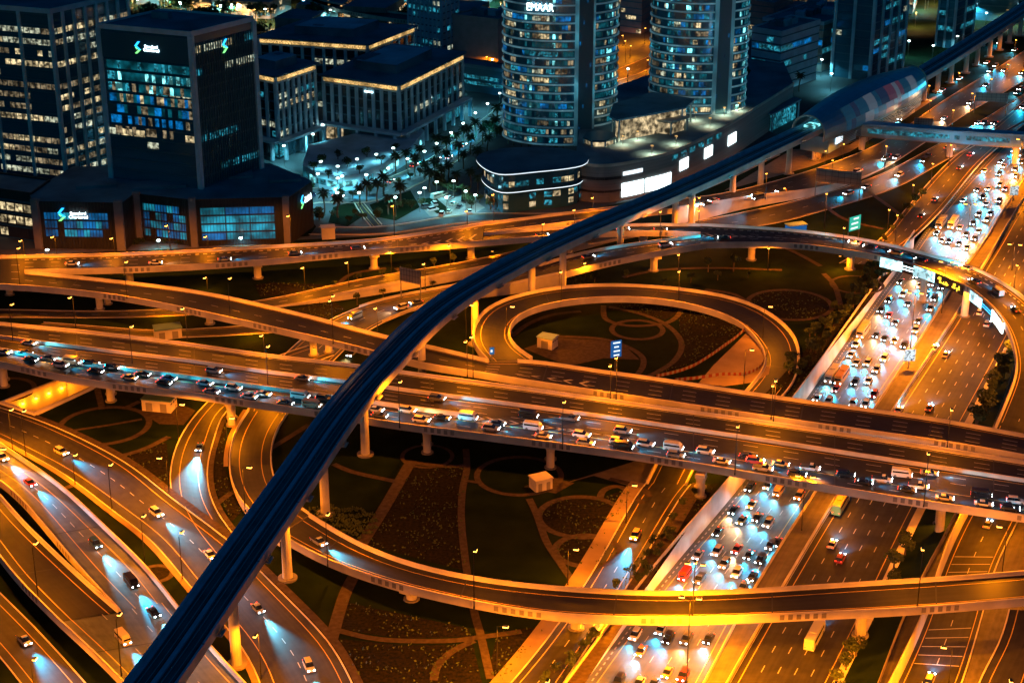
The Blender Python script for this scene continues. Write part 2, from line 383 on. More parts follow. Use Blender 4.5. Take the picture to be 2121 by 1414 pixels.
# sunken highway: queueing carriageway, median, free carriageway
HL = Road('HL', [(1120,1540,1372,1560,HZ),(1211,1414,1446,1432,HZ),(1352,1224,1550,1236,HZ),(1543,995,1686,1020,HZ),(1672,823,1811,843,HZ),(1811,624,1945,638,HZ),(1865,553,1990,562,HZ),(1897,505,2030,512,HZ+.3),(1950,434,2074,440,HZ+1.5),(2004,372,2117,376,HZ+4),(2066,307,2170,310,-1),(2150,222,2245,226,-.2),(2270,105,2350,108,-.1)])
HM = Road('HM', [(1372,1560,1432,1566,HZ),(1446,1432,1500,1437,HZ),(1550,1236,1612,1240,HZ),(1686,1020,1740,1026,HZ),(1811,843,1854,850,HZ),(1945,638,1990,642,HZ),(1990,562,2030,566,HZ),(2030,512,2062,515,HZ+.3),(2074,440,2104,443,HZ+1.5),(2117,376,2146,378,HZ+4),(2170,310,2198,312,-1),(2245,226,2270,227,-.2),(2350,108,2372,108,-.1)])
HR = Road('HR', [(1432,1566,1640,1588,HZ),(1500,1437,1704,1455,HZ),(1612,1240,1802,1256,HZ),(1740,1026,1903,1046,HZ),(1854,850,2000,872,HZ),(1990,642,2112,660,HZ),(2030,566,2150,580,HZ),(2062,515,2180,525,HZ+.3),(2104,443,2220,452,HZ+1.5),(2146,378,2260,386,HZ+4),(2198,312,2310,318,-1),(2270,227,2370,232,-.2),(2372,108,2450,112,-.1)])
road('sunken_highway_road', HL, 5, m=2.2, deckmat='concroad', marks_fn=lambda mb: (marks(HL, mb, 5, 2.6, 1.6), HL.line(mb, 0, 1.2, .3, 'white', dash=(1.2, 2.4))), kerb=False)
road('outbound_highway_road', HR, 5, m=1.6, kerb=False)
mb = MB(); HM.loft(mb, [(0,0,0),(0,0,.35),(1,0,.35),(1,0,0)], 'shoulder', mats=['conc','shoulder','conc','shoulder']); mb.build('median', None, 'structure')
for fr, off in ((0, .5), (1, -.5)):
    barrier('crash_barrier', HM, fr, off, 1.25, .5, 'conc', 'long concrete crash barrier along the %s edge of the highway median' % ('queue-side' if fr == 0 else 'empty-side'), 'barrier', z0=.3)
# slip road and verge on the right side of the highway (rows left edge, right edge)
YR = Road('YR', [(1795,1540,1925,1560,-5.9),(1860,1414,1985,1430,-5.9),(1923,1272,2036,1262,-5.9),(1950,1187,2056,1185,-5.9),(1995,1085,2100,1091,-5.9),(2068,960,2165,968,-5.9),(2110,886,2205,892,-5.8)])
def slipmarks(mb):
    marks(YR, mb, 2, 1.2, 1.2, 'yellow')
    for y0 in (1295, 1140):
        d = YR.dist_at(1960, y0)
        for k in range(5):
            a, b = YR.pt(d-k*4.2, .12, 0, .04), YR.pt(d-k*4.2, .88, 0, .04); t = YR.tangent(d)*.28; mb.quad([a, b, b+t, a+t], 'white')
road('slip_road', YR, 2, m=1.2, h=.02, marks_fn=slipmarks)
vs = MB()
VR = Road('VR', [(1640,1588,1745,1600,HZ),(1704,1455,1803,1465,HZ),(1802,1256,1880,1264,HZ),(1903,1046,1985,1060,HZ),(2000,872,2062,880,HZ),(2060,760,2100,764,HZ),(2112,660,2120,664,HZ)])
VR.loft(vs, [(0,0,.25),(0,2.2,.3),(1,0,2.4),(1,0,-.3)], 'grass', closed=False, mats=['conc','grass','conc','conc']); vs.build('planted_verge', None, 'structure')

# ring flyover and its neighbours
AL = Road('AL', [(-140,534,-140,588,8.5),(0,531,0,588,8.5),(51,530,51,592,8.5)], top=.6)
A = Road('A', [(51,530,51,560,8.5),(238,526,238,556,8.5),(400,519,400,549,8.5),(560,510,560,538,8.5),(792,495,792,516,8.5),(900,479,900,508,8.8),(1002,463,998,500,9)], top=.6)
T = Road('T', [(1002,463,1002,482,9),(1110,449,1106,469,9),(1220,435,1211,456,9),(1345,421,1344,437,8),(1400,414,1395,433,7.4)], top=.6)
A2 = Road('A2', [(1002,484,998,500,9),(1107,475,1107,491,9),(1200,468,1200,484,9),(1281,466,1281,480,9),(1360,464,1360,479,9),(1451,465,1451,482,9)], top=.6)
RR = Road('RR', [(1451,466,1451,506,9),(1563,472,1559,504,9),(1680,481,1680,508,9),(1747,490,1737,518,9),(1856,510,1825,531,8.8),(1945,535,1898,551,8.5),(2012,552,1964,574,8.3),(2070,582,2018,602,8),(2118,614,2052,631,7.6),(2158,652,2079,662,7),(2188,700,2095,694,6),(2200,752,2106,735,4.6),(2205,800,2108,778,3),(2195,850,2094,806,0),(2180,900,2075,860,-3.5),(2165,930,2055,900,-5.4)], top=.3)
SD = Road('SD', [(1451,488,1462,505,9),(1374,497,1385,517,8.8),(1300,506,1312,531,8.2),(1183,527,1215,552,6.8),(1117,548,1164,567,5.6)], top=.6)
SU = Road('SU', [(1117,548,1164,567,5.6),(1040,568,1085,583,4.2),(947,592,1000,604,2.2),(824,614,869,636,.5),(743,636,790,668,.05),(673,668,735,702,0),(610,715,690,748,0),(550,780,630,802,0),(516,850,594,858,0)])
T2 = Road('T2', [(1400,414,1395,433,7.4),(1480,404,1470,423,5.6),(1570,385,1560,408,4.2),(1680,353,1690,393,2.4),(1800,308,1815,356,.4),(1870,268,1905,302,.06),(1950,212,1995,240,.06),(2100,120,2150,150,.06),(2250,20,2300,45,.06)])
VX = Road('VX', [(-140,641,-140,658,.02),(0,641,0,657,.02),(200,645,200,658,.02),(373,639,385,653,.02),(560,620,590,633,.4),(701,588,735,604,2.6),(777,573,815,588,3),(960,543,1000,555,3),(1079,518,1110,530,2.6),(1180,496,1215,508,1.4),(1300,474,1330,486,.4),(1450,457,1480,480,.02),(1560,436,1600,464,.02),(1680,408,1720,432,.02),(1812,367,1850,391,.02),(1942,300,1975,323,.02),(2020,258,2060,282,.02),(2130,190,2180,215,.02),(2260,105,2310,128,.02)])
D = Road('D', [(51,563,51,592,8.5),(217,580,180,604,8.5),(339,594,280,618,8.6),(450,611,373,636,8.8),(560,636,460,655,9),(660,660,560,677,9.2),(740,682,660,700,9.3),(802,698,771,726,9.4),(883,716,856,750,9.5),(1012,747,1000,773,9.5)], top=.5)
B1 = Road('B1', [(1012,747,1000,773,9.5),(1101,745,1085,788,9.5),(1200,763,1190,803,9.4),(1339,781,1330,824,9.2),(1597,821,1590,863,8.6),(1760,843,1750,886,8),(1933,867,1925,910,7),(2121,902,2115,942,6),(2330,940,2325,982,5)], top=.5)
B = Road('B', [(-150,652,-150,724,10),(0,670,0,750,10),(160,685,160,785,10),(400,714,400,815,10),(560,737,560,838,10),(741,757,741,864,10),(836,771,836,879,10),(1077,803,1077,909,9.8),(1339,840,1339,944,9.3),(1597,876,1597,987,8.6),(1860,916,1860,1030,7.4),(2121,957,2121,1068,6),(2330,990,2330,1100,5)], top=.5)
LP = Road('LP', [(1340,1000,1420,1003,.03),(1400,900,1478,905,.03),(1500,852,1575,860,.03),(1556,800,1635,806,.03),(1592,745,1655,752,.03),(1566,700,1650,700,.5),(1530,665,1598,650,1),(1470,640,1530,618,2),(1390,624,1430,601,3.2),(1300,616,1310,591,4.4),(1200,620,1200,592,5.6),(1120,634,1105,604,6.5),(1070,656,1020,630,7.4),(1052,684,984,668,8.4),(1056,708,977,700,8.9),(1074,727,986,726,9.2),(1101,742,1012,747,9.45)], top=.3)
LP2 = Road('LP2', [(880,1600,1010,1620,.03),(1010,1470,1120,1480,.03),(1130,1330,1215,1340,.03),(1220,1200,1300,1210,.03),(1330,1010,1420,1012,.03),(1340,1000,1430,1003,.03)])
L0 = Road('L0', [(594,858,516,850,0),(568,896,491,887,.04),(558,940,475,935,.3),(563,985,477,985,1),(588,1028,500,1048,2.2),(640,1066,578,1106,3.6)])
L1 = Road('L1', [(640,1066,578,1106,3.6),(725,1118,677,1160,5),(828,1163,805,1206,5.8),(965,1196,945,1239,6.2),(1080,1212,1072,1264,6.4),(1200,1222,1190,1276,6.4),(1314,1228,1306,1280,6.2),(1437,1229,1437,1281,6),(1600,1221,1600,1274,5.5),(1750,1211,1752,1267,5.2),(1902,1202,1904,1259,5),(2121,1186,2124,1241,5),(2330,1165,2335,1222,5)], top=.4)
Q = Road('Q', [(640,716,690,735,.06),(560,742,600,770,.06),(480,790,520,815,.06),(422,840,462,852,.06),(380,893,447,896,.06),(356,955,428,955,.06),(356,1026,432,1028,.06),(385,1090,466,1088,.06),(440,1160,520,1150,.06)])
P_ = Road('P', [(-140,800,-140,862,.03),(0,845,0,905,.03),(74,868,40,930,.03),(176,913,119,972,.03),(276,968,190,1022,.03),(344,1025,240,1062,.03),(440,1095,320,1122,.03),(500,1145,400,1221,.03),(578,1224,455,1280,.03),(640,1285,505,1340,.03),(690,1340,540,1405,.03),(735,1430,560,1490,.03),(790,1560,610,1600,.03)])
M1 = Road('M1', [(-120,838,-190,850,5),(-40,890,-125,905,5),(27,938,-60,955,5),(106,991,20,1008,5),(164,1040,68,1058,5),(225,1100,118,1118,5),(294,1165,176,1186,5),(354,1240,248,1262,5)], top=.5)
M2 = Road('M2', [(-150,890,-230,905,5),(-60,964,-150,980,5),(0,1027,-88,1046,5),(46,1080,-38,1098,5),(137,1167,26,1185,5),(190,1216,75,1236,5),(246,1264,124,1284,5)], top=.5)
M12 = Road('M12', [(354,1240,124,1284,5),(440,1345,225,1378,5),(520,1430,305,1464,5),(640,1560,430,1595,5)], top=.5)
M3 = Road('M3', [(-150,1075,-250,1090,.03),(0,1230,-110,1248,.03),(60,1288,-45,1306,.03),(171,1409,58,1430,.03),(280,1540,150,1565,.03)])
ZR = Road('ZR', [(2005,1500,2110,1520,.5),(2030,1400,2130,1414,.6),(2075,1335,2160,1345,1.5),(2092,1262,2180,1265,3.5)])
FR = Road('FR', [(1740,545,1815,548,.05),(1821,499,1880,502,.05),(1877,433,1945,440,.05),(1969,333,2030,338,.05),(2045,275,2095,280,.05),(2150,185,2195,190,.05),(2290,60,2330,64,.05)])
W2 = Road('W2', [(90,668,75,676,.05),(200,676,190,688,.05),(322,686,315,700,.05),(440,679,440,696,.05),(560,672,575,688,.05),(640,665,670,680,.05)])

road('frontage_road', VX, 2, h=.0, skirt=3.2)
road('city_approach_road', T2, 3, skirt=7.5, h=.0)
road('descending_ramp_road', SU, 2, skirt=7.0, m=1.5, h=.01)
road('service_road', FR, 2, edge='yellow', m=1.6, h=.01)
road('loop_exit_road', LP2, 2, h=.02, edge='yellow', m=1.6)
road('curved_ramp_road', L0, 2, h=.02, skirt=3.8, m=2.4, marks_fn=lambda mb: marks(L0, mb, 1, 2.6, 2.6))
road('merging_road', Q, 1, h=.01, m=2.3, fend=Q.dist_at(390,1026))
road('city_exit_road', P_, 2, h=.05, m=1.8, marks_fn=lambda mb: marks(P_, mb, 2, 2.0, 3.0, dash=(2.4, 5.5)))
road('lower_corner_road', M3, 1, m=2.2)
road('corner_ramp_road', ZR, 1, skirt=3.5, m=1.8)
road('side_road', W2, 1, m=1.0)

G_ = 0.0
FL = {}
FL['AL'] = flyover('flyover_deck', AL, 'wide left end of the upper flyover where two ramps split', 4, [(20,610,0,2)], group='flyovers of the interchange')
def mkA(mb):
    marks(A, mb, 3, 1.2, 1.0); A.line(mb, 0, 2.6, .5, 'white', dash=(1.4, 2.8)); chevrons(A, mb, A.dist_at(820,500), A.D[-1]-2, .45, .95, 4.5)
FL['A'] = flyover('flyover', A, 'long upper flyover crossing behind the dark gardens on T-shaped piers', 3, [(270,585,0),(523,577,0),(773,556,0),(968,538,0)], marks_fn=mkA)
FL['T'] = flyover('flyover', T, 'flyover branch passing below the glass pavilion behind the metro viaduct', 2, [(1100,500,0)])
FL['A2'] = flyover('flyover', A2, 'narrow flyover link directly below the metro viaduct, between two branches', 2, [(1185,518,1),(1330,508,1)])
def mkR(mb):
    marks(RR, mb, 3, 1.6, 1.2); RR.line(mb, 0, 2.8, .5, 'white', dash=(1.4, 2.8)); chevrons(RR, mb, RR.D[0]+1, RR.dist_at(1680,495), .42, .62, 3.0, rev=True)
FL['RR'] = flyover('ring_flyover', RR, 'great curving flyover that carries the glowing billboards over the highway', 3, [(1559,548,0),(1758,560,0),(1905,620,HZ),(2010,655,HZ)], marks_fn=mkR)
FL['SD'] = flyover('flyover', SD, 'descending flyover branch left of the ring flyover, above the dark lawns', 2, [(1352,555,0)], marks_fn=lambda mb: (marks(SD, mb, 2, 2.4, 1.4), SD.line(mb, 0, 2.6, .4, 'white', dash=(1.4, 2.8))))
FL['D'] = flyover('flyover', D, 'two-lane flyover slanting down from the left edge to the metro viaduct', 2, [(207,640,0,2),(435,670,0,2),(650,735,0,2)])
FL['B1'] = flyover('flyover', B1, 'flyover carriageway joined by the loop, on the far side of the busiest bridge', 4, [(1245,905,0),(1460,960,0)], skipF=B1.dist_at(1098,748), marks_fn=lambda mb: (marks(B1, mb, 4, 1.4, 1.4, dash=(4, 10)), chevrons(B1, mb, 4, B1.dist_at(1250,790), .5, .8, 5)))
def mkB(mb):
    marks(B, mb, 3, 1.2, 1.0, 'white', 0, .33, dash=(4, 11)); marks(B, mb, 3, 1.4, 1.2, 'yellow', .36, .65, dash=(4, 11), d1=B.dist_at(960,850))
    marks(B, mb, 2, 1.4, 1.2, 'yellow', .72, 1, dash=(4, 11)); B.line(mb, .36, 1.2, .22, 'yellow', B.dist_at(960,850)); 
    for f in (.47, .58): B.line(mb, f, 0, .2, 'white', B.dist_at(960,850), None, (4, 11))
    chevrons(B, mb, B.dist_at(950,855), B.dist_at(1350,900), .63, .73, 3.4, rev=True)
FL['B'] = flyover('busy_flyover', B, 'widest flyover, crossing the whole picture with a slow queue of cars on its near lanes', 3, [(9,800,0,2),(230,830,0,2),(480,880,0,2),(885,937,0,2),(1140,968,0,2),(1450,1027,0,2),(1945,1105,HZ+1,2)], zg=0, marks_fn=mkB, inset=.12)
FL['LP'] = flyover('loop_ramp', LP, 'round loop ramp circling the park and rising to the flyover', 1, [(1090,700,0),(1064,720,0)], marks_fn=lambda mb: marks(LP, mb, 1, 1.6, 2.4), depth=1.6)
FL['L1'] = flyover('curved_flyover', L1, 'single curving flyover in the foreground, crossing the highway near the bottom edge', 1, [(847,1262,0),(1195,1330,0),(1810,1330,HZ+1.5)], marks_fn=lambda mb: (L1.line(mb, 0, 2.6, .22, 'yellow'), L1.line(mb, 1, -2.2, .22, 'yellow')))
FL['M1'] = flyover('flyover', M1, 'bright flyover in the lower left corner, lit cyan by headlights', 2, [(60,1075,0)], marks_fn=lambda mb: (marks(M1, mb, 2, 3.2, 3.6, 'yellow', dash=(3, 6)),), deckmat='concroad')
FL['M2'] = flyover('flyover', M2, 'reddish flyover beside the bright one in the lower left corner', 1, [(60,1215,0)], marks_fn=lambda mb: marks(M2, mb, 1, 2.2, 2.6))
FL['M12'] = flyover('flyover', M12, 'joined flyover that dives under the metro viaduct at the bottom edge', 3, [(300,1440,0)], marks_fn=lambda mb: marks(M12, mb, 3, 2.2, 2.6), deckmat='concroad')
# barriers between the carriageways of the widest flyover
barrier('median_barrier', B, .345, 0, 1.0, 1.0, 'conc', 'long concrete barrier dividing the widest flyover', 'barrier', z0=-.02)
barrier('median_barrier', B, .675, 0, 1.1, 1.3, 'conc', 'pale concrete barrier between the slow queue and the empty lanes on the widest flyover', 'barrier', d1=B.dist_at(945,855), z0=-.02)
barrier('ramp_wall', T2, 1, .15, .95, .4, 'conc', 'pale parapet wall along the city approach road', 'wall', z0=-.3, d1=T2.dist_at(1800,350))
barrier('ramp_wall', SU, 0, .1, .9, .4, 'conc', 'low parapet on the far side of the descending ramp', 'wall', z0=-.3, d1=SU.dist_at(760,650))
barrier('ramp_wall', SU, 1, -.1, .9, .4, 'conc', 'parapet above the orange-lit retaining wall left of the loop', 'wall', z0=-.3, d1=SU.dist_at(800,660))
barrier('ramp_wall', L0, 1, .1, 1.0, .45, 'conc', 'curved parapet on the outer left side of the yellow curved ramp', 'wall', z0=-.3)
barrier('ramp_wall', L0, 0, -.1, .8, .45, 'conc', 'curved kerb wall on the inner right side of the yellow curved ramp', 'wall', z0=-.3)
barrier('ramp_wall', VX, 1, .1, .9, .4, 'conc', 'parapet on top of the long brown retaining wall in the middle left', 'wall', z0=-.3, d0=VX.dist_at(690,600), d1=VX.dist_at(1200,500))
barrier('ramp_wall', HL, 0, -.3, 7.0, .6, 'conc', 'long orange-lit retaining wall on the left side of the sunken highway', 'wall', z0=-.1, d1=HL.dist_at(1897,505))
barrier('ramp_wall', YR, 0, -.3, 5.0, .6, 'conc', 'orange-lit retaining wall left of the slip road at the lower right', 'wall', z0=-.1, d1=YR.dist_at(2000,1070))

# ---- ground
gp = [(p.x-.6*0, p.y) for p in [HL.P(i, 0, -.35, 0) for i in range(0, HL.n, 3)]]
outer = [(-900, gp[0][1]-150), (gp[0][0]+20, gp[0][1]-150)]+gp+[(gp[-1][0]+600, gp[-1][1]+1500), (1800, 4500), (-3500, 4500), (-3500, 200)]
pit = [at(*p) for p in ((3,838),(138,785),(206,799),(72,861))]; pit = [(p.x, p.y) for p in pit]
loops = [[Vector((*p, 0)) for p in outer], [Vector((*p, 0)) for p in pit]]
allp = outer+pit
mb = MB()
for t in tessellate_polygon(loops): mb.quad([(allp[i][0], allp[i][1], 0) for i in t], 'grass')
mb.build('ground', None, 'structure')
mb = MB(); mb.quad([(-6000,-600,-14),(6000,-600,-14),(6000,9000,-14),(-6000,9000,-14)], 'cityground'); mb.build('distant_ground', None, 'structure')
# valley floor right of the highway
RG = Road('RG', [(1432,1566,2900,1660,HZ),(1612,1240,2700,1300,HZ),(1854,850,2700,900,HZ),(2030,566,2600,600,HZ),(2062,515,2600,545,HZ+.3),(2104,443,2560,470,HZ+1.5),(2146,378,2500,400,HZ+4),(2198,312,2500,330,-1),(2270,227,2500,240,-.2),(2372,108,2500,112,-.1)])
mb = MB(); RG.loft(mb, [(0,0,-.12),(1,0,-.12)], 'shoulder', closed=False); mb.build('valley_ground', None, 'structure')
# the lit underpass trench at the far left
root = empty('underpass_trench', (pit[0][0], pit[0][1], 0), 'orange-lit concrete underpass trench with four wall lamps, left of the shed', 'underpass')
mb = MB(); inv = Matrix.Translation((-pit[0][0], -pit[0][1], 0))
for i in range(4):
    a, b = pit[i], pit[(i+1) % 4]; mb.quad([(a[0],a[1],-9),(b[0],b[1],-9),(b[0],b[1],.0),(a[0],a[1],.0)], 'conc')
mb.quad([(p[0], p[1], -9) for p in pit], 'asphalt'); mb.build('trench_wall', root)
mb = MB()
for i in range(4):
    a, b = Vector((*pit[i], 0)), Vector((*pit[(i+1) % 4], 0)); c = (a+b)/2; d = b-a; mb.box((c.x, c.y, .5), (d.length+.8, .8, 1.0+.02*i), 'conc', math.atan2(d.y, d.x))
mb.build('coping', root)

# ================================================================== METRO VIADUCT
MT = Road('MT', [(150,1540,250,1560,24.5),(257,1409,362,1426,24),(445,1152,536,1168,23),(588,960,664,973,21.3),(656,860,734,872,20.7),(713,789,790,802,20.3),(771,728,848,740,20),(825,673,898,686,20),(893,616,962,631,19.8),(961,572,1036,587,19.5),(1077,516,1127,531,18.8),(1184,467,1230,481,17.8),(1331,408,1372,420,16.6),(1450,357,1488,368,15.8),(1560,306,1597,315,15.3),(1650,265,1684,273,15),(1760,212,1790,219,14.6),(1871,160,1898,168,14.2),(2000,85,2022,91,14),(2121,8,2141,13,14),(2300,-110,2316,-106,14)], top=1.2)
for i in range(MT.n):
    t = (MT.C[min(MT.n-1, i+1)]-MT.C[max(0, i-1)]); t.z = 0; t.normalize(); u = Vector((t.y, -t.x, 0)); w = 5.1
    MT.F[i] = MT.C[i]-u*w; MT.N[i] = MT.C[i]+u*w
root = empty('metro_viaduct', MT.C[10]*1, 'long blue metro viaduct curving across the whole picture on round columns', 'viaduct')
mb = MB(); MT.loft(mb, [(0,.2,0),(1,.2,0),(1,.2,-.3),(1,2.4,-1.9),(0,2.4,-1.9),(0,.2,-.3)], 'conc', mats=['track','conc','conc','conc','conc','conc']); mb.build('deck', root)
for r in (0, 1):
    mb = MB(); MT.loft(mb, [(r,0,-1.0),(r,-.1,1.5),(r,.45,1.5),(r,.5,.0),(r,.3,-.9)], 'conc', mats=['conc','trackwall','trackwall','trackwall','conc']); mb.build('side_wall', root)
mb = MB()
for c in (-2.25, 2.25):
    MT.loft(mb, [(('f', .5), c-1.25, .02), (('f', .5), c-1.25, .28), (('f', .5), c+1.25, .28), (('f', .5), c+1.25, .02)], 'track')
mb.build('track_slab', root)
mb = MB()
for c in (-3.0, -1.5, 1.5, 3.0):
    MT.loft(mb, [(('f', .5), c-.07, .30), (('f', .5), c-.07, .46), (('f', .5), c+.07, .46), (('f', .5), c+.07, .30)], 'rail')
mb.build('rails', root)
mb = MB(); MT.loft(mb, [(('f', .5), -.5, .02), (('f', .5), -.5, .55), (('f', .5), .5, .55), (('f', .5), .5, .02)], 'trackwall'); mb.build('walkway', root)
for c in (-4.3, 4.3):
    mb = MB(); MT.loft(mb, [(('f', .5), c-.3, .02), (('f', .5), c-.3, .35), (('f', .5), c+.3, .35), (('f', .5), c+.3, .02)], 'trackwall'); mb.build('cable_tray', root)
for d in range(10, int(MT.D[-1])-5, 32):
    i = MT.at_d(d)[0]; a, b = MT.P(i, 0, .5, .6), MT.P(i, 1, .5, .6); t = MT.tangent(d)*.3
    for r_ in (0, 1): mb = MB(); a = MT.P(i, r_, -.13, 1.53); b = MT.P(i, r_, .48, 1.53); mb.quad([a, b, b+t, a+t], 'black'); mb.build('wall_joint', root)
for x, y, z in [(487,1378,0),(580,1205,0),(657,1055,0),(741,945,0),(845,800,0),(963,712,0),(1053,625,0),(1149,595,0),(1252,520,2),(1353,470,0),(1412,462,0),(1493,405,2),(1551,388,0),(1615,358,0),(1680,330,0),(1890,207,0),(1931,190,0),(1965,172,0),(1995,152,0),(2018,135,0),(2040,117,0),(2058,102,0),(2078,88,0),(2100,72,0)]:
    b = at(x, y, z); i = min(range(MT.n), key=lambda q: (MT.C[q].xy-b.xy).length_squared); c = MT.C[i]; t = MT.tangent(MT.D[i]); ang = math.atan2(t.y, t.x)+math.pi/2
    m = MB(); m.tube((c.x,c.y,z-.3),(c.x,c.y,z+.5),2.4,2.4,'concd',14); m.tube((c.x,c.y,z+.4),(c.x,c.y,c.z-3.2),1.25,1.15,'conc',14); m.tube((c.x,c.y,c.z-3.3),(c.x,c.y,c.z-1.85),1.15,2.3,'conc',14); m.build('column', root)
for d in range(14, int(MT.D[-1])-10, 32):
    m = MB(); p = MT.pt(d, 1, .75, -.6); q = MT.tangent(d); m.box((p.x,p.y,p.z), (3.0,1.2,.15), 'conc', math.atan2(q.y,q.x)); m.box((p.x,p.y,p.z+.55), (3.0,.08,.9), 'steel', math.atan2(q.y,q.x)); m.build('service_ledge', root)

# ================================================================== STREET LAMPS
LCOUNT = 0
_lm = {}
def lamp_mesh(kind, h):
    key = (kind, round(h))
    if key in _lm: return _lm[key]
    h = round(h); P0 = MB(); P0.tube((0,0,0),(0,0,.6),.22,.20,'black'); P0.tube((0,0,.5),(0,0,h),.14,.08,'black' if kind != 'light' else 'steel')
    A0 = MB(); H0 = MB()
    arms = [1] if kind != 'double' else [1, -1]
    for s in arms:
        A0.tube((0,0,h-.1),(0,1.5*s,h+.25),.06,.05,'black',6); A0.box((0,1.9*s,h+.34),(.62,1.15,.18),'black')
        H0.box((0,1.9*s,h+.13),(.66,1.2,.26),'sod')
    _lm[key] = (P0.mesh('pole'), A0.mesh('lamp_arm'), H0.mesh('lamp_head')); return _lm[key]
_lights = {}

def light(kind, power, col, ang=150, blend=.35, rad=.25):
    k = (kind, round(power), col, ang)
    if k not in _lights:
        l = bpy.data.lights.new('lamp_light', kind); l.energy = power; l.color = col
        if kind == 'SPOT': l.spot_size = R(ang); l.spot_blend = blend
        l.shadow_soft_size = rad; _lights[k] = l
    return _lights[k]
ORD = ['first','second','third','fourth','fifth','sixth','seventh','eighth','ninth','tenth','eleventh','twelfth','thirteenth','fourteenth','fifteenth','sixteenth','seventeenth','eighteenth','nineteenth','twentieth']
def ordn(i):
    if i < 20: return ORD[i]
    t = ['', '', 'twenty', 'thirty', 'forty', 'fifty', 'sixty', 'seventy', 'eighty', 'ninety'][(i+1)//10]; r = (i+1) % 10
    return (t+'-'+ORD[r-1]) if r else {30:'thirtieth',40:'fortieth',50:'fiftieth',60:'sixtieth',70:'seventieth',80:'eightieth',90:'ninetieth'}[i+1]
def lamps(where, lst, power=1.0, kind='single', frm='the left', colr=SOD, ang=174):
    global LCOUNT
    for n, (bx, by, hy, z, dx, dy) in enumerate(lst):
        b = at(bx, by, z); h = max(5, min(22, hfor(b, hy)-z))
        rz = math.atan2(dy, dx)-math.pi/2
        r = empty('street_lamp', b, f'{"double" if kind=="double" else "single"} sodium lamp, {ordn(n)} from {frm} {where}', 'street lamp', 'sodium street lamps', rz)
        pm_, am, hm = lamp_mesh(kind, h); link('pole', pm_, r); la = link('lamp_arm', am, r); link('lamp_head', hm, la)
        for s in ([1, -1] if kind == 'double' else [1]):
            lo = bpy.data.objects.new('lamp_light', light('SPOT', power*LAMP*52000*(round(h)/12)**1.6, colr, ang)); C.objects.link(lo); lo.parent = r; lo.location = (0, 1.9*s, round(h)-.3); LCOUNT += 1
UPd, DN, LF, RT = (.2, 1), (-.2, -1), (-1, .2), (1, -.2)
lamps('on the near parapet of the two-lane slanting flyover', [(41,588,520,9,*UPd),(263,618,545,9,*UPd),(477,660,583,9,*UPd),(690,712,620,9.5,*UPd)])
lamps('along the far edge of the widest flyover', [(157,680,610,10,*DN),(388,704,636,10,*DN),(548,735,688,10,*DN),(968,781,706,10,*DN),(980,785,693,10,*DN),(1264,826,752,9.5,*DN),(1276,830,738,9.5,*DN),(1597,868,795,9,*DN),(1602,872,786,9,*DN),(1962,926,846,7,*DN)], .6)
lamps('on the middle barriers of the widest flyover', [(27,704,637,10,*UPd),(274,752,680,10,*UPd),(555,795,720,10,*UPd)], .6)
lamps('on the near parapet of the widest flyover', [(828,886,798,10,*UPd),(1165,930,838,9.8,*UPd),(1522,983,887,9,*UPd),(1913,1049,946,7,*UPd)], .85)
lamps('before the dark podium building', [(51,529,494,8.6,*DN),(117,527,486,8.6,*DN),(238,524,492,8.6,*DN),(353,520,463,8.6,*DN),(431,515,490,8.6,*DN),(603,505,445,8.6,*DN),(817,489,425,8.6,*DN),(968,467,435,8.8,*DN),(1023,459,403,9,*DN),(1228,433,407,9,*DN)], 1.0)
lamps('on the dark lawns behind the slanting flyover', [(430,600,577,0,*DN),(632,602,550,0,*DN),(723,608,543,0,*DN),(811,563,518,0,*DN),(933,566,505,0,*DN),(881,600,541,2,*DN),(688,660,617,0,*DN),(782,688,636,1,*DN),(1212,592,543,0,*DN),(1405,568,524,0,*DN),(1590,560,510,0,*DN)], .8)
lamps('around the round loop ramp', [(1049,690,632,8.5,*RT),(1163,630,558,5.5,*DN),(1405,628,556,3,*DN),(1580,700,637,.2,*RT),(1540,806,727,0,*RT),(966,735,630,0,*RT)], .9)
lamps('near the retaining walls right of the metro', [(1446,656-165,434,0,*DN),(1430,461,421,0,*DN),(1447,463,406,0,*DN),(1624,412,396,0,*DN),(1585,412,357,3,*DN),(1367,490,434,9,*DN),(1190,470,434,9,*DN),(1123,495,472,9,*UPd)], .8)
lamps('beside the frontage roads near the metro station', [(1708,348,312,0,*DN),(1723,358,331,0,*DN),(1745,338,296,0,*DN),(1798,300,284,0,*DN),(1832,352,300,0,*DN),(1707,476,400,0,*DN),(1928,380,337,0,*DN),(1890,405,382,0,*DN),(1838,478,432,0,*DN),(1854,500,444,0,*DN),(1965,345,298,0,*DN),(1745,520,476,9,*UPd),(2010,230,193,0,*DN),(2050,195,162,0,*DN),(1970,275,227,0,*DN),(2085,160,132,0,*DN),(2100,120,80,0,*DN),(2120,140,105,0,*DN),(1922,205,176,0,*DN),(1925,232,205,0,*DN),(1985,170,150,0,*DN)], .8)
lamps('over the median of the sunken highway', [(1950,650,545,HZ,*RT),(1884,738,599,HZ,*RT),(2003,495,421,HZ+1,*RT),(1437,1235,1172,HZ,*RT),(1422,1414,1240,HZ,*RT),(2108,380,290,HZ+3,*RT),(2096,560,505,HZ,*LF),(1660,1100,985,HZ,*RT)], 1.45, 'double', 'the top', ang=150)
lamps('added off the outer edge to light the ring flyover', [(2165,655,580,7,*LF),(2200,720,640,5,*LF),(2190,840,760,-1,*LF),(2100,598,545,8,*DN)], 1.3)  # extra lamps added to brighten the ring road
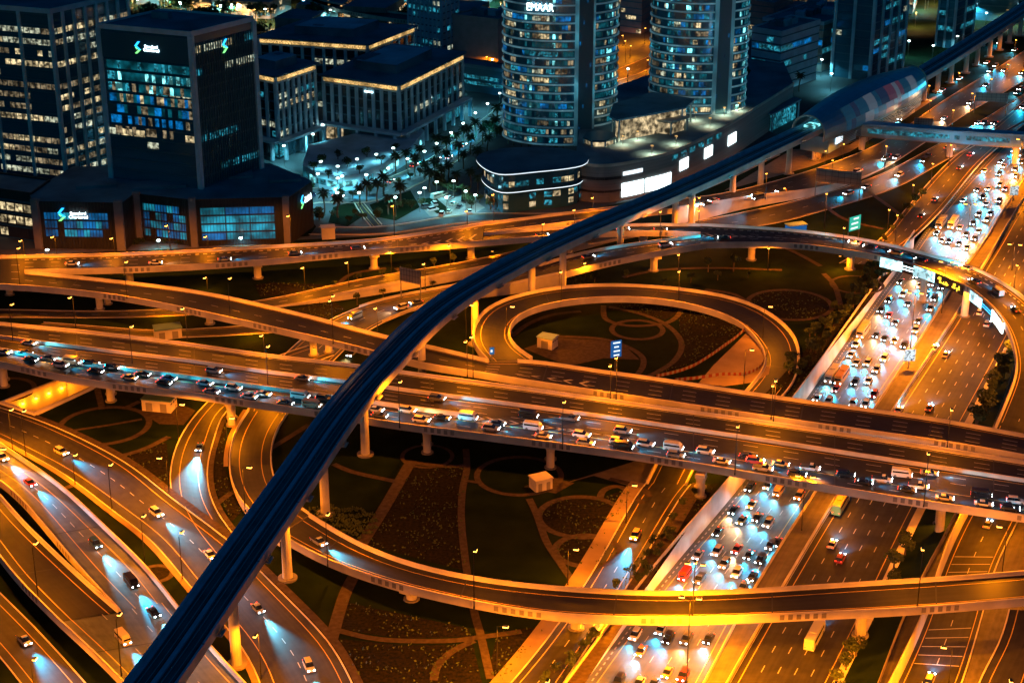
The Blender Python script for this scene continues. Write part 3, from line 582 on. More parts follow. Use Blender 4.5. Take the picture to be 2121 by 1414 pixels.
lamps('beside the foreground flyover and slip road', [(679,1172,1072,5,*UPd),(982,1260,1152,6,*UPd),(1434,1277,1172,6,*UPd),(1900,1256,1146,5,*UPd),(2075,1190,1095,0,*LF),(1965,1414,1340,-5,*LF),(1030,1385,1296,0,*RT),(1176,1212,1138,0,*RT),(1297,1083,1005,0,*RT)])
lamps('added unseen below the bottom edge of the view', [(720,1600,1480,0,*UPd),(930,1560,1440,0,*UPd),(1130,1540,1425,0,*UPd),(1330,1560,1440,HZ,*UPd),(1560,1570,1440,HZ,*UPd),(1720,1560,1430,HZ,*UPd),(1900,1560,1425,HZ,*UPd),(2080,1540,1420,0,*UPd),(60,1600,1480,0,*UPd)], 2.6)  # out-of-view row added to light the near fascias
lamps('along the roads in the lower left corner', [(27,935,857,0,*UPd),(54,945,856,0,*UPd),(156,1004,950,0,*UPd),(232,1054,966,0,*UPd),(300,1165,1078,0,*UPd),(378,1200,1107,0,*UPd),(80,1243,1136,5,*UPd),(252,1398,1285,5,*UPd),(72,1440,1378,0,*UPd),(-25,1135,1030,5,*UPd),(-30,930,850,5,*DN),(2,1000,930,5,*RT),(350,1020,948,0,*LF),(370,910,838,0,*RT),(508,1060,966,1,*RT),(541,1405,1304,0,*DN),(470,905,868,0,*RT)])  # lamps at the far left edge are added to light the corner flyovers

# lit underside: bulkhead lamps fixed under the bridges
def bulk(n, px, py, z, power=1.0, label=None):
    p = at(px, py, z); m = MB(); m.box((0,0,.12),(.9,.5,.24),'black'); m.box((0,0,-.04),(.8,.4,.10),'sod'); o = link('underbridge_lamp', m.mesh('underbridge_lamp')); o.location = p
    tag(o, label, 'bridge lamp', 'sodium lamps fixed under the bridges')
    lo = bpy.data.objects.new('lamp_light', light('SPOT', power*LAMP*26000, SOD, 165)); C.objects.link(lo); lo.parent = o; lo.location = (0, 0, -.2)
for n, (x, y, z, pw, w) in enumerate([(560,800,6.5,1.3,'above the curved yellow ramp'),(440,800,6.5,1.0,'above the merging road'),(650,722,5.5,1.2,'above the ramp beneath the slanting flyover'),(520,668,5.5,.9,'over the side road below the slanting flyover'),(340,625,5.5,.8,'over the frontage road at the left'),(1440,948,5.5,1.2,'over the loop exit road'),(1560,955,4.5,1.3,'over the left wall of the sunken highway'),(1740,990,4,1.3,'over the highway median below the widest flyover'),(1960,1035,3,1.5,'over the planted verge and slip road'),(2060,1050,3,1.2,'at the right end of the widest flyover'),(1240,1270,3.5,1.6,'beside the loop exit road under the foreground flyover'),(1480,1268,3,1.7,'over the highway median under the foreground flyover'),(1790,1258,2.5,1.6,'over the verge under the foreground flyover'),(1900,545,5.5,1.4,'over the left highway wall below the ring flyover'),(2010,600,5.5,1.6,'over the median below the ring flyover'),(2090,690,3,1.4,'near the right bend of the ring flyover'),(1740,530,6,1.1,'over the frontage slope below the ring flyover'),(1110,486,5.5,1.0,'below the narrow flyover link'),(1020,520,4,.8,'over the brown retaining wall behind the metro')]):
    bulk(n, x, y, z, pw, 'small sodium lamp fixed '+w)
e0, e1 = Vector((*pit[0], 0)), Vector((*pit[1], 0))
q0, q1 = Vector((*pit[3], 0)), Vector((*pit[2], 0))
for k in range(4):
    p = q0+(q1-q0)*(.12+.24*k); p2 = e0+(e1-e0)*(.3+.2*k); n = (q0-e0).normalized(); pos = p2+n*.35; pos.z = -2.2
    m = MB(); m.box((0,0,0),(.7,.5,.4),'sod'); o = link('trench_lamp', m.mesh('trench_lamp')); o.location = pos
    tag(o, f'glowing wall lamp in the orange underpass trench, {ORD[k]} from its lower left end', 'wall lamp', 'lamps in the underpass trench')
    lo = bpy.data.objects.new('lamp_light', light('POINT', 1500*LAMP, SOD, 0)); C.objects.link(lo); lo.parent = o; lo.location = n*.8+Vector((0, 0, -.3))

# ================================================================== PARK: beds, paths, sheds
def patch(name, pts, k, z=.03, px=True):
    P = [at(*p) for p in pts] if px else pts
    mb = MB()
    for t in tessellate_polygon([[Vector((p[0], p[1], 0)) for p in P]]): mb.quad([(P[i][0], P[i][1], z) for i in t], k)
    return mb.build(name, None, 'structure')
def smooth(P, n=6, closed=False):
    out = []; m = len(P)
    for i in range(m if closed else m-1):
        g = (lambda k: P[k % m]) if closed else (lambda k: P[max(0, min(m-1, k))])
        a, b, c, d = g(i-1), g(i), g(i+1), g(i+2)
        for j in range(n):
            t = j/n; out.append(.5*((2*b)+(c-a)*t+(2*a-5*b+4*c-d)*t*t+(3*b-a-3*c+d)*t**3))
    if not closed: out.append(P[-1])
    return out
PZ = [.05]
def ribbon(P, w, k='path', closed=False, name='path'):
    PZ[0] += .004; mb = MB(); n = len(P)
    for i in range(n if closed else n-1):
        def off(q):
            a = P[(q-1) % n] if closed else P[max(0, q-1)]; b = P[(q+1) % n] if closed else P[min(n-1, q+1)]
            t = (b-a); t.z = 0; t.normalize(); return Vector((-t.y, t.x, 0))*w/2
        p, q = P[i % n], P[(i+1) % n]; u, v = off(i % n), off((i+1) % n); z = Vector((0, 0, PZ[0]))
        mb.quad([p-u+z, p+u+z, q+v+z, q-v+z], k)
    return mb.build(name, None, 'structure')
def path(pts, w=1.9, k='path'): return ribbon(smooth([at(*p) for p in pts]), w, k)
def circ(cx, cy, r, w=1.8, k='path', bed=None):
    c = at(cx, cy); P = [c+Vector((math.cos(a), math.sin(a), 0))*r for a in [2*math.pi*i/48 for i in range(48)]]
    if bed: patch('planting_bed', [(p.x, p.y) for p in P], bed, .04, False)
    return ribbon(P, w, k, True)
for pts in ([(858,966),(965,968),(957,1084),(967,1182),(860,1155),(757,1126)], [(1405,655),(1420,630),(1500,655),(1548,680),(1500,722),(1440,762),(1362,780),(1412,718)], [(700,1322),(830,1335),(980,1335),(1005,1440),(800,1460),(735,1400)], [(712,1245),(790,1262),(970,1300),(975,1318),(830,1322),(702,1302)], [(248,952),(345,915),(352,990),(340,1018),(285,975)], [(528,590),(560,585),(690,590),(640,606),(540,616)], [(590,655),(672,610),(715,640),(665,668)], [(1258,640),(1380,662),(1400,650),(1405,632),(1340,622),(1262,630)], [(1296,1012),(1335,1020),(1322,1035),(1275,1060),(1248,1030)], [(450,880),(470,860),(462,960),(500,1060),(480,1080),(440,1000)], [(1640,822),(1540,860),(1600,800),(1650,745),(1780,600),(1850,560),(1800,625)], [(1340,1215),(1270,1222),(1440,1010),(1490,1000)], [(1120,1420),(1180,1340),(1250,1310),(1165,1415)], [(1010,1400),(1030,1310),(1090,1300),(1130,1300),(1040,1420)]):
    patch('planting_bed', pts, 'mulch', .035)
patch('bare_sand', [(1445,795),(1478,756),(1520,715),(1551,684),(1583,705),(1600,745),(1592,775),(1560,792),(1500,800)], 'sand', .045)
patch('plaza', [(1085,722),(1150,699),(1250,705),(1298,720),(1325,745),(1250,742),(1180,758),(1130,740)], 'path', .045)
patch('plaza', [(1130,760),(1185,752),(1195,775),(1150,775)], 'path', .047)
patch('plaza', [(285,850),(370,835),(405,850),(380,880),(330,878)], 'path', .045)
patch('plaza', [(1085,1008),(1135,985),(1190,1000),(1150,1022)], 'path', .045)
patch('gravel', [(1170,1000),(1330,950),(1440,965),(1350,1045),(1300,1005),(1230,985)], 'pave', .025)
patch('tree_strip_paving', [(2030,900),(2060,887),(2100,760),(2088,700),(2060,740)], 'pave', HZ+.5)
circ(216,881,12.8); path([(139,893),(215,882),(294,868)],1.2); circ(1320,683,8.4,1.8); circ(1635,631,14.3,1.8,bed='mulch'); circ(1205,1070,11.2,1.9,bed='mulch'); circ(1216,1140,8,1.9,bed='mulch'); circ(323,1188,4.0,1.4,bed='mulch')
circ(1075,985,11.5,1.6); circ(8,808,9,1.6); circ(885,945,7,1.2); circ(1775,590,9,1.2)
for p in ([(1250,633),(1254,660),(1288,673),(1332,675),(1383,668),(1407,650),(1413,629)], [(1261,636),(1312,646),(1366,665),(1400,690),(1412,718),(1396,748),(1359,772),(1339,780)], [(1060,697),(1091,673),(1142,653),(1203,645)], [(1155,697),(1244,702),(1298,718),(1329,738),(1332,758),(1318,779)], [(1706,567),(1730,595),(1743,643)], [(1460,600),(1520,610),(1560,635)],
          [(691,961),(732,978),(818,997)], [(855,959),(927,966),(965,964)], [(965,930),(967,971),(958,1016),(956,1084),(968,1190),(982,1266),(996,1317),(1016,1406)], [(898,1409),(907,1378),(938,1348),(982,1327)],
          [(698,1305),(760,1320),(828,1327),(931,1327),(992,1320),(1080,1308)], [(1096,1033),(1112,1067),(1132,1122),(1163,1170),(1187,1204)], [(1242,1033),(1252,1015),(1286,1009),(1331,1043)], [(1262,992),(1327,1009),(1345,1030)], [(560,930),(600,905),(640,880)], [(440,1050),(480,1020)], [(200,800),(212,848)], [(261,845),(290,832)], [(250,945),(300,930),(350,905)], [(160,1002),(120,1018)],
          [(1290,575),(1370,560),(1480,556),(1620,560)], [(1600,503),(1650,525),(1700,552)], [(700,590),(730,568),(800,556)], [(820,556),(850,575)], [(1780,385),(1830,420),(1870,450)], [(1700,420),(1750,455),(1830,475)]):
    path(p)
path([(852,955),(800,1046),(748,1129)],3.2); path([(735,1190),(712,1238),(684,1334)],3.0); path([(992,1000),(967,997)],1.4)
ribbon([LP2.P(i, 1, -2.6, 0) for i in range(8, LP2.n)], 4.2, 'path', name='verge'); ribbon([LP2.P(i, 0, -2.4, 0) for i in range(8, LP2.n)], 4.0, 'sand', name='verge')
ribbon([P_.P(i, 0, -1.6, 0) for i in range(0, P_.n)], 2.0, 'path', name='verge'); ribbon([P_.P(i, 1, -1.2, 0) for i in range(0, P_.n)], 1.5, 'sand', name='verge')
ribbon([L0.P(i, 1, -1.2, 0)*1 for i in range(0, L0.n//2)], 1.2, 'sand', name='verge'); ribbon([Q.P(i, 1, -1.2, 0) for i in range(Q.n//3, Q.n)], 1.3, 'path', name='verge')

def shed(px, py, w, d, h, rz, wall, roofk, label, cat='shed', z=0, doors=1, over=.25, name='utility_shed'):
    b = at(px, py, z); r = empty(name, b, label, cat, None, rz)
    def part(nm, f):
        m = MB(); f(m); return link(nm, m.mesh(nm), r)
    part('wall', lambda m: m.box((0,0,h/2), (w,d,h), wall)); part('roof', lambda m: m.box((0,0,h+.15), (w+2*over,d+2*over,.3), roofk))
    for i in range(doors): part('door', lambda m: m.box((-w/2+w*(i+.5)/doors, -d/2-.03, h*.4), (w/doors*.45,.08,h*.72), 'concd'))
    for i in range(3): part('vent', lambda m: m.box((w/2+.03, -d/2+d*(i+.5)/3, h*.75), (.08,d/3*.6,.4), 'black'))
    return r
shed(1134,718,5.4,4.2,3.6,R(-28),'conc','roofb','small white utility shed on the plaza inside the loop ramp')
shed(331,846,9,5,3.6,R(-12),'conc','roof','pale utility shed with two doors in front of the widest flyover pier', doors=2)
shed(1120,1010,5,4,3.2,R(28),'conc','conc','small two-tier kiosk with a pale roof in the dark park',doors=2)
shed(348,697,8.5,5,3.4,R(18),'conc','roof','small flat-roofed building lit orange between two flyovers',doors=2)
shed(680,492,5,4.5,4.2,R(10),'conc','conc','little white box building behind the upper flyover', doors=0)
r = shed(1648,478,7.5,3.4,2.6,R(20),'signblue','roofb','blue site container on the dark lawn behind the ring flyover','container', doors=0, name='site_container')
# construction fence around the bare sand
root = empty('construction_fence', at(1440,762), 'red and white construction fence curving around the bare sand inside the loop', 'fence')
F1 = smooth([at(*p) for p in ((1359,783),(1396,775),(1434,762),(1471,740),(1498,721),(1522,704),(1549,680))], 8); F2 = smooth([at(*p) for p in ((1398,791),(1440,787),(1495,779),(1540,778),(1572,765),(1586,742),(1590,725))], 8)
for FF in (F1, F2):
    for i in range(0, len(FF)-1):
        a, b = FF[i], FF[i+1]; m = MB(); c = (a+b)/2; m.box((c.x, c.y, .75), ((b-a).length*.98, .14, 1.0), 'concd' if i % 2 else 'redwhite', math.atan2(b.y-a.y, b.x-a.x)); m.build('fence_panel', root)

# ================================================================== TREES
def crown_mesh(seed, n=420, flat=.8, q=.11, k='leaf'):
    rg = random.Random(seed); mb = MB(); cl = []
    for i in range(9):
        a = rg.uniform(0, 6.28); rr = rg.uniform(.15, .62); cl.append((Vector((math.cos(a)*rr, math.sin(a)*rr, rg.uniform(-.35, .55)*flat)), rg.uniform(.28, .5)))
    for i in range(n):
        c, r = rg.choice(cl); d = Vector((rg.gauss(0,1), rg.gauss(0,1), rg.gauss(0,1))).normalized()*r*rg.uniform(.7, 1.05); p = c+Vector((d.x, d.y, d.z*.85))
        a = Vector((rg.gauss(0,1), rg.gauss(0,1), rg.gauss(0,.6))).normalized(); b = a.orthogonal().normalized()*q*rg.uniform(.6, 1.3); a = a*q*rg.uniform(.7, 1.5)
        mb.quad([p-a, p-b, p+a, p+b], k)
    return mb.mesh('crown')
CR = [crown_mesh(i) for i in range(5)]
def trunk_mesh():
    mb = MB(); mb.tube((0,0,0),(0,0,1),.09,.05,'bark',7)
    for a in (0, 2.1, 4.2): mb.tube((0,0,.7),(math.cos(a)*.35,math.sin(a)*.35,1.25),.04,.015,'bark',5)
    return mb.mesh('trunk')
TR = trunk_mesh()
def palm_meshes(seed):
    rg = random.Random(seed); t = MB(); 
    for i in range(6): t.tube((.03*math.sin(i), 0, i/6), (.03*math.sin(i+1), 0, (i+1)/6+.01), .045-.003*i, .042-.003*i, 'bark', 7, False)
    f = MB()
    for i in range(22):
        a = i*2.39996; el = R(65)-i/22*R(85); L = rg.uniform(.36, .44); p = Vector((0,0,1)); d = Vector((math.cos(a)*math.cos(el), math.sin(a)*math.cos(el), math.sin(el))); side = Vector((-math.sin(a), math.cos(a), 0))
        pts = [p]
        for j in range(5): d = (d+Vector((0,0,-.28))).normalized(); pts.append(pts[-1]+d*L/5)
        for j in range(5):
            w0, w1 = [.02, .06, .075, .06, .04, .005][j:j+2]
            for sg in (-1, 1): f.quad([pts[j], pts[j+1], pts[j+1]+side*sg*w1-Vector((0,0,w1*.6)), pts[j]+side*sg*w0-Vector((0,0,w0*.6))], 'palm')
    return t.mesh('trunk'), f.mesh('crown')
PM = [palm_meshes(i) for i in range(3)]
rg = random.Random(3)
def tree(p, r, h, label, name='broadleaf_tree', cat='tree', group='trees'):
    o = empty(name, p, label, cat, group, rg.uniform(0, 6.28))
    c = link('crown', rg.choice(CR), o); c.location = (0, 0, h-r*.7); c.scale = (r, r, r*rg.uniform(.8, 1.05)); c.rotation_euler = (0, 0, rg.uniform(0, 6.28))
    t = link('trunk', TR, o); s = max(.3, h-r*1.0); t.scale = (r*1.1, r*1.1, s)
    return o
def palm(p, h, label, group='palm trees'):
    o = empty('palm_tree', p, label, 'palm tree', group, rg.uniform(0, 6.28)); t, f = rg.choice(PM)
    a = link('trunk', t, o); a.scale = (h, h, h); b = link('crown', f, o); b.scale = (h, h, h); return o
def along(pts, n, jit=0): 
    P = smooth([at(*p) for p in pts], 8); return [P[int(i*(len(P)-1)/max(1, n-1))]+Vector((rg.uniform(-jit, jit), rg.uniform(-jit, jit), 0)) for i in range(n)]
sizew = ['small', 'low', 'rounded', 'spreading', 'dense', 'ragged']
def row(pts, n, r, h, where, name='broadleaf_tree', cat='tree', grp='trees', z=0, jit=.8, frm='the top'):
    for i, p in enumerate(along(pts, n, jit)):
        p.z = z; q = rg.uniform(.75, 1.25); tree(p, r*q, h*q, f'{sizew[int(q*7) % 6]} {cat}, {ordn(i)} from {frm} {where}', name, cat, grp)
row([(1840,560),(1790,610),(1740,660),(1700,712),(1650,780)], 26, 2.0, 2.8, 'of the row left of the highway wall', 'garden_bush', 'bush', 'bushes above the left highway wall')
row([(1815,560),(1740,640),(1690,700),(1640,770)], 18, 2.3, 3.8, 'of the rear row left of the wall', grp='trees behind the left highway wall', jit=2)
row([(2098,695),(2075,760),(2050,815),(2028,855)], 13, 3.0, 6.0, 'of the row beside the empty carriageway', grp='trees right of the empty carriageway', z=HZ+.4, jit=1.2)
row([(1886,1090),(1862,1140),(1845,1182)], 5, 2.4, 4.6, 'on the verge between two flyovers', grp='trees on the planted verge', z=HZ+.6)
row([(1775,1310),(1760,1345),(1735,1392)], 5, 2.3, 4.2, 'at the verge bottom', 'garden_bush', 'bush', 'bushes on the lower verge', z=HZ+.6, jit=2)
row([(1434,1028),(1405,1066),(1374,1104),(1310,1190),(1276,1222)], 6, 1.9, 3.8, 'left of the wall between flyovers', grp='young trees by the lower highway wall')
row([(1380,1100),(1350,1150),(1315,1210)], 14, 1.3, 1.8, 'of the hedge left of the lower wall', 'garden_bush', 'bush', 'bushes of the lower hedge', jit=1.8)
row([(1240,1315),(1195,1360),(1130,1410)], 12, 1.4, 2.0, 'at the bottom edge left of the highway', 'garden_bush', 'bush', 'bushes at the bottom edge', jit=1.5)
row([(1464,563),(1520,563)], 2, 2.4, 6, 'of the pair below the ring flyover', grp='tall pair of trees', frm='the left')
row([(1373,592),(1435,586),(1485,580),(1549,576)], 4, 1.5, 3.4, 'of the row inside the ring', grp='trees along the ring frontage', frm='the left')
row([(1183,590),(1215,585),(1295,575)], 4, 2.0, 3.6, 'of the shrubs left of the ring lawn', 'garden_bush', 'bush', 'shrubs near the metro columns', frm='the left')
row([(696,603),(740,594),(793,584),(846,572),(898,564),(941,555)], 6, 1.5, 3.4, 'of the lit trees on the middle left frontage', grp='trees on the frontage', frm='the left', z=1.5, jit=.3)
row([(740,632),(794,618),(895,598)], 3, 1.5, 3.6, 'before the brown retaining wall', grp='trees before the brown wall', frm='the left', jit=.3)
row([(1820,520),(1850,480),(1880,440),(1905,410)], 7, 1.9, 3.4, 'beside the frontage road behind the ring', grp='trees beside the service road')
# striped hedge garden beside the metro column
c0 = at(705,1080)
for k in range(6):
    m = MB(); y = -8+k*3.2; hw = math.sqrt(max(4, 100-y*y)); rgk = random.Random(k)
    P = [Vector((c0.x+x*hw/8, c0.y+y*.8-x*.25+1.2*math.sin(x*.5+k), 0)) for x in range(-8, 9)]
    for a, b in zip(P, P[1:]):
        for j in range(12):
            t = rgk.random(); p = a+(b-a)*t+Vector((0, rgk.uniform(-.6, .6), rgk.uniform(.1, 1.0))); q = Vector((rgk.gauss(0,1), rgk.gauss(0,1), rgk.gauss(0,.7))).normalized()*.35; w = q.orthogonal().normalized()*.28; m.quad([p-q, p-w, p+q, p+w], 'leaf')
    o = m.build('clipped_hedge'); tag(o, f'clipped wavy hedge in the round bed by the metro column, {ORD[k]} from the bottom', 'hedge', 'wavy hedges in the round bed')
    

# ================================================================== VEHICLES
def car_parts(kind):
    """returns dict of MBs; x forward, 0 at ground centre"""
    S_ = dict(sedan=(4.6, 1.85, 1.42, .62), suv=(4.8, 1.98, 1.80, .82), van=(5.3, 2.0, 2.25, .9), pickup=(5.2, 1.95, 1.8, .85), bus=(10.5, 2.5, 3.1, 1.1), truck=(8.0, 2.4, 3.2, 1.1))[kind]
    L, Wd, H, belt = S_; x = L/2; w = Wd/2; z0 = .22
    body = MB(); glass = MB()
    def hull(mb, secs, k, roofk=None):
        R_ = []
        for (sx, zb, zt, hw, hwt) in secs: R_.append([(sx,-hw,zb),(sx,-hw,zb+(zt-zb)*.55),(sx,-hwt,zt),(sx,hwt,zt),(sx,hw,zb+(zt-zb)*.55),(sx,hw,zb)])
        for a, b in zip(R_, R_[1:]):
            for j in range(6): q = (j+1) % 6; mb.quad([a[j], a[q], b[q], b[j]], k)
        mb.quad(R_[0][::-1], k); mb.quad(R_[-1], k)
    if kind in ('sedan', 'suv', 'pickup'):
        bl = belt+.12
        hull(body, [(-x, z0+.2, bl-.18, w*.86, w*.78), (-x+.15, z0, bl, w*.97, w*.88), (-x*.5, z0, bl+.06, w, w*.92), (x*.35, z0, bl+.04, w, w*.92), (x*.72, z0, bl-.1, w*.98, w*.86), (x-.18, z0, bl-.2, w*.95, w*.80), (x, z0+.15, bl-.36, w*.80, w*.68)], 'PAINT')
        if kind == 'sedan': gs = [(-x*.72, -x*.42, x*.10, x*.48)]
        elif kind == 'suv': gs = [(-x*.92, -x*.80, x*.14, x*.46)]
        else: gs = [(-x*.12, -x*.02, x*.30, x*.56)]
        a, b, c, d = gs[0]; rt = H
        hull(glass, [(a, bl-.05, bl+.03, w*.90, w*.86), (b, bl-.05, rt-.06, w*.90, w*.70), (c, bl-.05, rt-.06, w*.90, w*.70), (d, bl-.05, bl+.02, w*.90, w*.84)], 'carglass')
        hull(body, [(b-.02, rt-.09, rt-.01, w*.71, w*.66), ((b+c)/2, rt-.09, rt+.02, w*.73, w*.68), (c+.02, rt-.09, rt-.01, w*.71, w*.66)], 'PAINT')
        if kind == 'pickup': hull(body, [(-x, bl, bl+.12, w*.95, w*.92), (-x*.1, bl, bl+.12, w*.95, w*.92)], 'black')
    else:
        nose = .5 if kind == 'van' else .15
        hull(body, [(-x, z0, H-.1, w*.97, w*.92), (-x+.2, z0, H, w, w*.92), (x-nose-.7, z0, H, w, w*.92), (x-nose, z0, H-.55 if kind == 'van' else H-.1, w, w*.92), (x, z0, H*.48 if kind == 'van' else H-.25, w*.95, w*.85)], 'PAINT')
        for sg in (-1, 1): glass.box((-.3, sg*(w+.005), H*.70), (L*.78, .05, H*.20), 'carglass')
        glass.box((x-(.28 if kind == 'van' else .03), 0, H*.66), (.12, Wd*.8, H*.22), 'carglass')
        if kind == 'bus': body.box((-1, 0, H+.1), (2.2, 1.4, .25), 'PAINT')
    wh = MB(); r = .34 if kind != 'bus' else .5; wh.tube((0,-.11,0),(0,.11,0),r,r,'tyre',12); wh.tube((0,-.12,0),(0,.12,0),r*.5,r*.5,'steel',8)
    hl = MB(); hl.box((0,0,0),(.10,.34,.20),'head'); tl = MB(); tl.box((0,0,0),(.08,.36,.16),'tail')
    return dict(body=body, glass=glass, wheel=wh.mesh('wheel'), hl=hl.mesh('headlight'), tl=tl.mesh('taillight'), L=L, W=Wd, r=r, zl=.62 if kind in ('sedan',) else .8, kind=kind)
KP = {}; KB = {}
def kit(kind, col):
    if kind not in KP: KP[kind] = car_parts(kind); KP[kind]['gm'] = KP[kind]['glass'].mesh('windows')
    if (kind, col) not in KB:
        me = KP[kind]['body'].mesh('body')
        for i, m in enumerate(KP[kind]['body'].mats):
            me.materials[i] = M['car_'+col] if m == 'PAINT' else M[m]
        KB[(kind, col)] = me
    return KP[kind], KB[(kind, col)]
M['PAINT'] = M['car_white']
cg = random.Random(11); CARS = [0]
HLc = [(.01, .50, .85), (.12, .72, 1.0), (.01, .58, .95)]
def car(rd, px, py, where, n, frm, dirn=1, kind=None, col=None, small=False, beam=1.0, z=None, ang=None, lit=True, headname='headlights'):
    if rd is not None:
        p, i = rd.near(px, py, .7); j = max(1, min(rd.n-2, i)); t = (rd.C[j+1]-rd.C[j-1]).normalized()*dirn; p.z = rd.C[i].z+.05+getattr(rd, 'h0', 0); rz = math.atan2(t.y, t.x)
    else: p = at(px, py, z or .1); rz = ang
    kind = kind or cg.choices(['sedan', 'suv', 'van', 'pickup'], [10, 7, 1.2, .8])[0]; col = col or cg.choices(['white', 'silver', 'black', 'grey', 'red', 'beige', 'blue', 'gold'], [8, 4, 5, 3, 1.2, 1.8, .8, .5])[0]
    K, bm_ = kit(kind, col)
    kn = dict(sedan='sedan', suv='SUV', van='minivan', pickup='pickup', bus='minibus', truck='box truck')[kind]
    r = empty('parked_car' if not lit else ('minibus' if kind == 'bus' else 'car'), p, f'{col} {kn}, {ordn(n)} from {frm} {where}', 'car' if kind not in ('bus', 'truck') else 'bus', 'vehicles on the roads', rz)
    link('body', bm_, r); link('windows', K['gm'], r); x = K['L']/2
    if not small:
        for sx in (-1, 1):
            for sy in (-1, 1): w = link('wheel', K['wheel'], r); w.location = (sx*x*.62, sy*(K['W']/2-.1), K['r'])
    if lit:
        for sy in (-1, 1):
            h = link('headlight', K['hl'], r); h.location = (x-.01, sy*K['W']*.34, K['zl']); tl = link('taillight', K['tl'], r); tl.location = (-x, sy*K['W']*.36, K['zl']+.1)
        c = cg.choice(HLc) if cg.random() < .9 else (1, .6, .3)
        lo = bpy.data.objects.new('headlight_beam', light('SPOT', *((62000*beam, c, 32) if beam > 1.2 else (13000*beam, c, 78)), 1.0, .4)); C.objects.link(lo); lo.parent = r; lo.location = (x+.3, 0, K['zl']+.35); lo.rotation_euler = (R(90-(4.5 if beam > 1.2 else 9)), 0, R(-90))
    CARS[0] += 1
def cars(rd, where, frm, lst, ox, oy, sc, dirn=1, small=False, beam=1.0, **kw):
    for n, q in enumerate(sorted(lst, key=lambda q: q[1])):
        kd = q[2] if len(q) > 2 else None; cl = q[3] if len(q) > 3 else None
        car(rd, ox+q[0]/sc, oy+q[1]/sc, where, n, frm, dirn, kd, cl, small, beam, **kw)
# sunken highway: everybody crawls towards the viewer (road direction runs away from the viewer -> -1)
cars(HL, 'of the sunken queue below the ring flyover', 'the far end', [(995,265),(900,300),(1020,325),(1090,315),(1150,335),(915,380),(1055,375),(828,415,'suv','black'),(945,435,None,'grey'),(1105,405),(1080,465),(780,475,'suv','black'),(828,505,'sedan','red'),(870,550),(1008,540),(992,597,'suv','beige'),(752,625,None,'black'),(802,645,None,'black'),(865,660,'sedan','gold'),(922,690,'suv','black'),(627,685,None,'white'),(597,745,None,'beige'),(630,795),(698,798),(800,770),(752,838,None,'silver'),(705,905,'sedan','white'),(622,915,'suv','black'),(737,990,None,'red'),(672,610,'bus','beige'),(482,880,'bus','white'),(540,890,'bus','gold'),(505,955,None,'red'),(390,1010),(460,1030),(610,1045),(685,1050)], 1560, 480, 2.946, -1, beam=.6)
cars(HL, 'of the queue above the foreground flyover', 'the far end', [(1500,230,None,'black'),(1510,330,'sedan','gold'),(1400,365,None,'black'),(1450,425,None,'gold'),(1545,410,None,'black'),(1610,445,'suv','beige'),(1305,495,None,'black'),(1625,580,None,'grey'),(1185,635,None,'silver'),(1300,615,None,'white'),(1420,600,None,'red'),(1345,690,'suv','silver'),(1495,635,None,'black'),(1565,665,'suv','black'),(1105,760,None,'red'),(1195,780,None,'grey'),(1420,745,None,'white'),(1515,765,None,'black'),(1460,825,None,'grey'),(1609,215),(1672,255,None,'gold'),(1702,180,None,'black'),(1797,280,None,'gold'),(1630,900),(1660,560,None,'black'),(1680,480,None,'beige'),(1560,860,None,'black')][:25], 1040, 930, 2.921, -1, beam=.6)
cars(HL, 'of the queue at the bottom edge', 'the far end', [(805,1120,None,'white'),(840,1215,'sedan','gold'),(960,1085,None,'silver'),(1005,1140,'suv','black'),(1115,1145,'suv','grey'),(1250,1140,None,'black'),(1000,1345,'sedan','gold'),(1095,1365,None,'red'),(705,1395,None,'black'),(830,1405),(920,1410)], 1040, 930, 2.921, -1, beam=.55)
cars(HL, 'of the queue beyond the ring flyover', 'the far end', [(2030,330),(2080,365),(1905,430),(1925,475),(2035,510),(2040,565),(1745,520),(1885,550),(1945,690),(1780,690),(1675,700),(1890,655),(1730,770),(1545,800),(1885,805,None,'red'),(1760,835),(1690,935),(1800,930),(1765,985),(1635,1020),(1445,1030,'bus','white'),(1510,1060),(1330,1030,'bus','silver'),(1290,1110),(1570,1120),(1685,1095),(1650,1165),(1500,1210),(1340,1180),(1410,1190),(1575,1250),(2100,250),(2095,440),(2080,300)], 1660, 240, 4.6, -1, beam=.75)
cars(B, 'of the flyover queue left of the metro', 'the top left', [(20,730),(155,735,None,'black'),(185,775,None,'black'),(300,768,None,'black'),(370,810,None,'white'),(440,790,None,'beige'),(555,800,'suv','black'),(585,845,None,'black'),(685,825,'suv','black'),(790,885,None,'beige'),(870,865,None,'black'),(1030,890,None,'blue'),(1000,915,None,'black'),(1250,920,None,'silver'),(1290,970),(1425,950,None,'white'),(1520,1000,None,'white'),(1605,985,None,'white')], 0, 480, 2.946, 1, beam=.5)
cars(B, 'of the flyover queue at the metro crossing', 'the top', [(300,1000,'van','white'),(210,1040,None,'black'),(370,1055),(445,1015,None,'black'),(760,1080,None,'white'),(785,1115,None,'grey'),(955,1085,None,'beige'),(1040,1145,None,'white'),(1165,1130,None,'black'),(1325,1130,'van','white'),(1500,1165,None,'blue'),(1465,1195,None,'silver')], 520, 480, 2.946, 1, beam=.5)
cars(B, 'of the flyover queue above the dark park', 'the top', [(190,1190,'van','white'),(250,1240,None,'beige'),(485,1235,None,'white'),(510,1285,None,'silver'),(710,1275,None,'white'),(740,1310,None,'black'),(875,1290,None,'white'),(1045,1315,None,'white'),(1060,1360,None,'silver'),(1240,1335,None,'white'),(1500,1365,None,'black'),(1340,1395,None,'beige'),(1545,1395,None,'red')], 1040, 480, 2.946, 1, beam=.5)
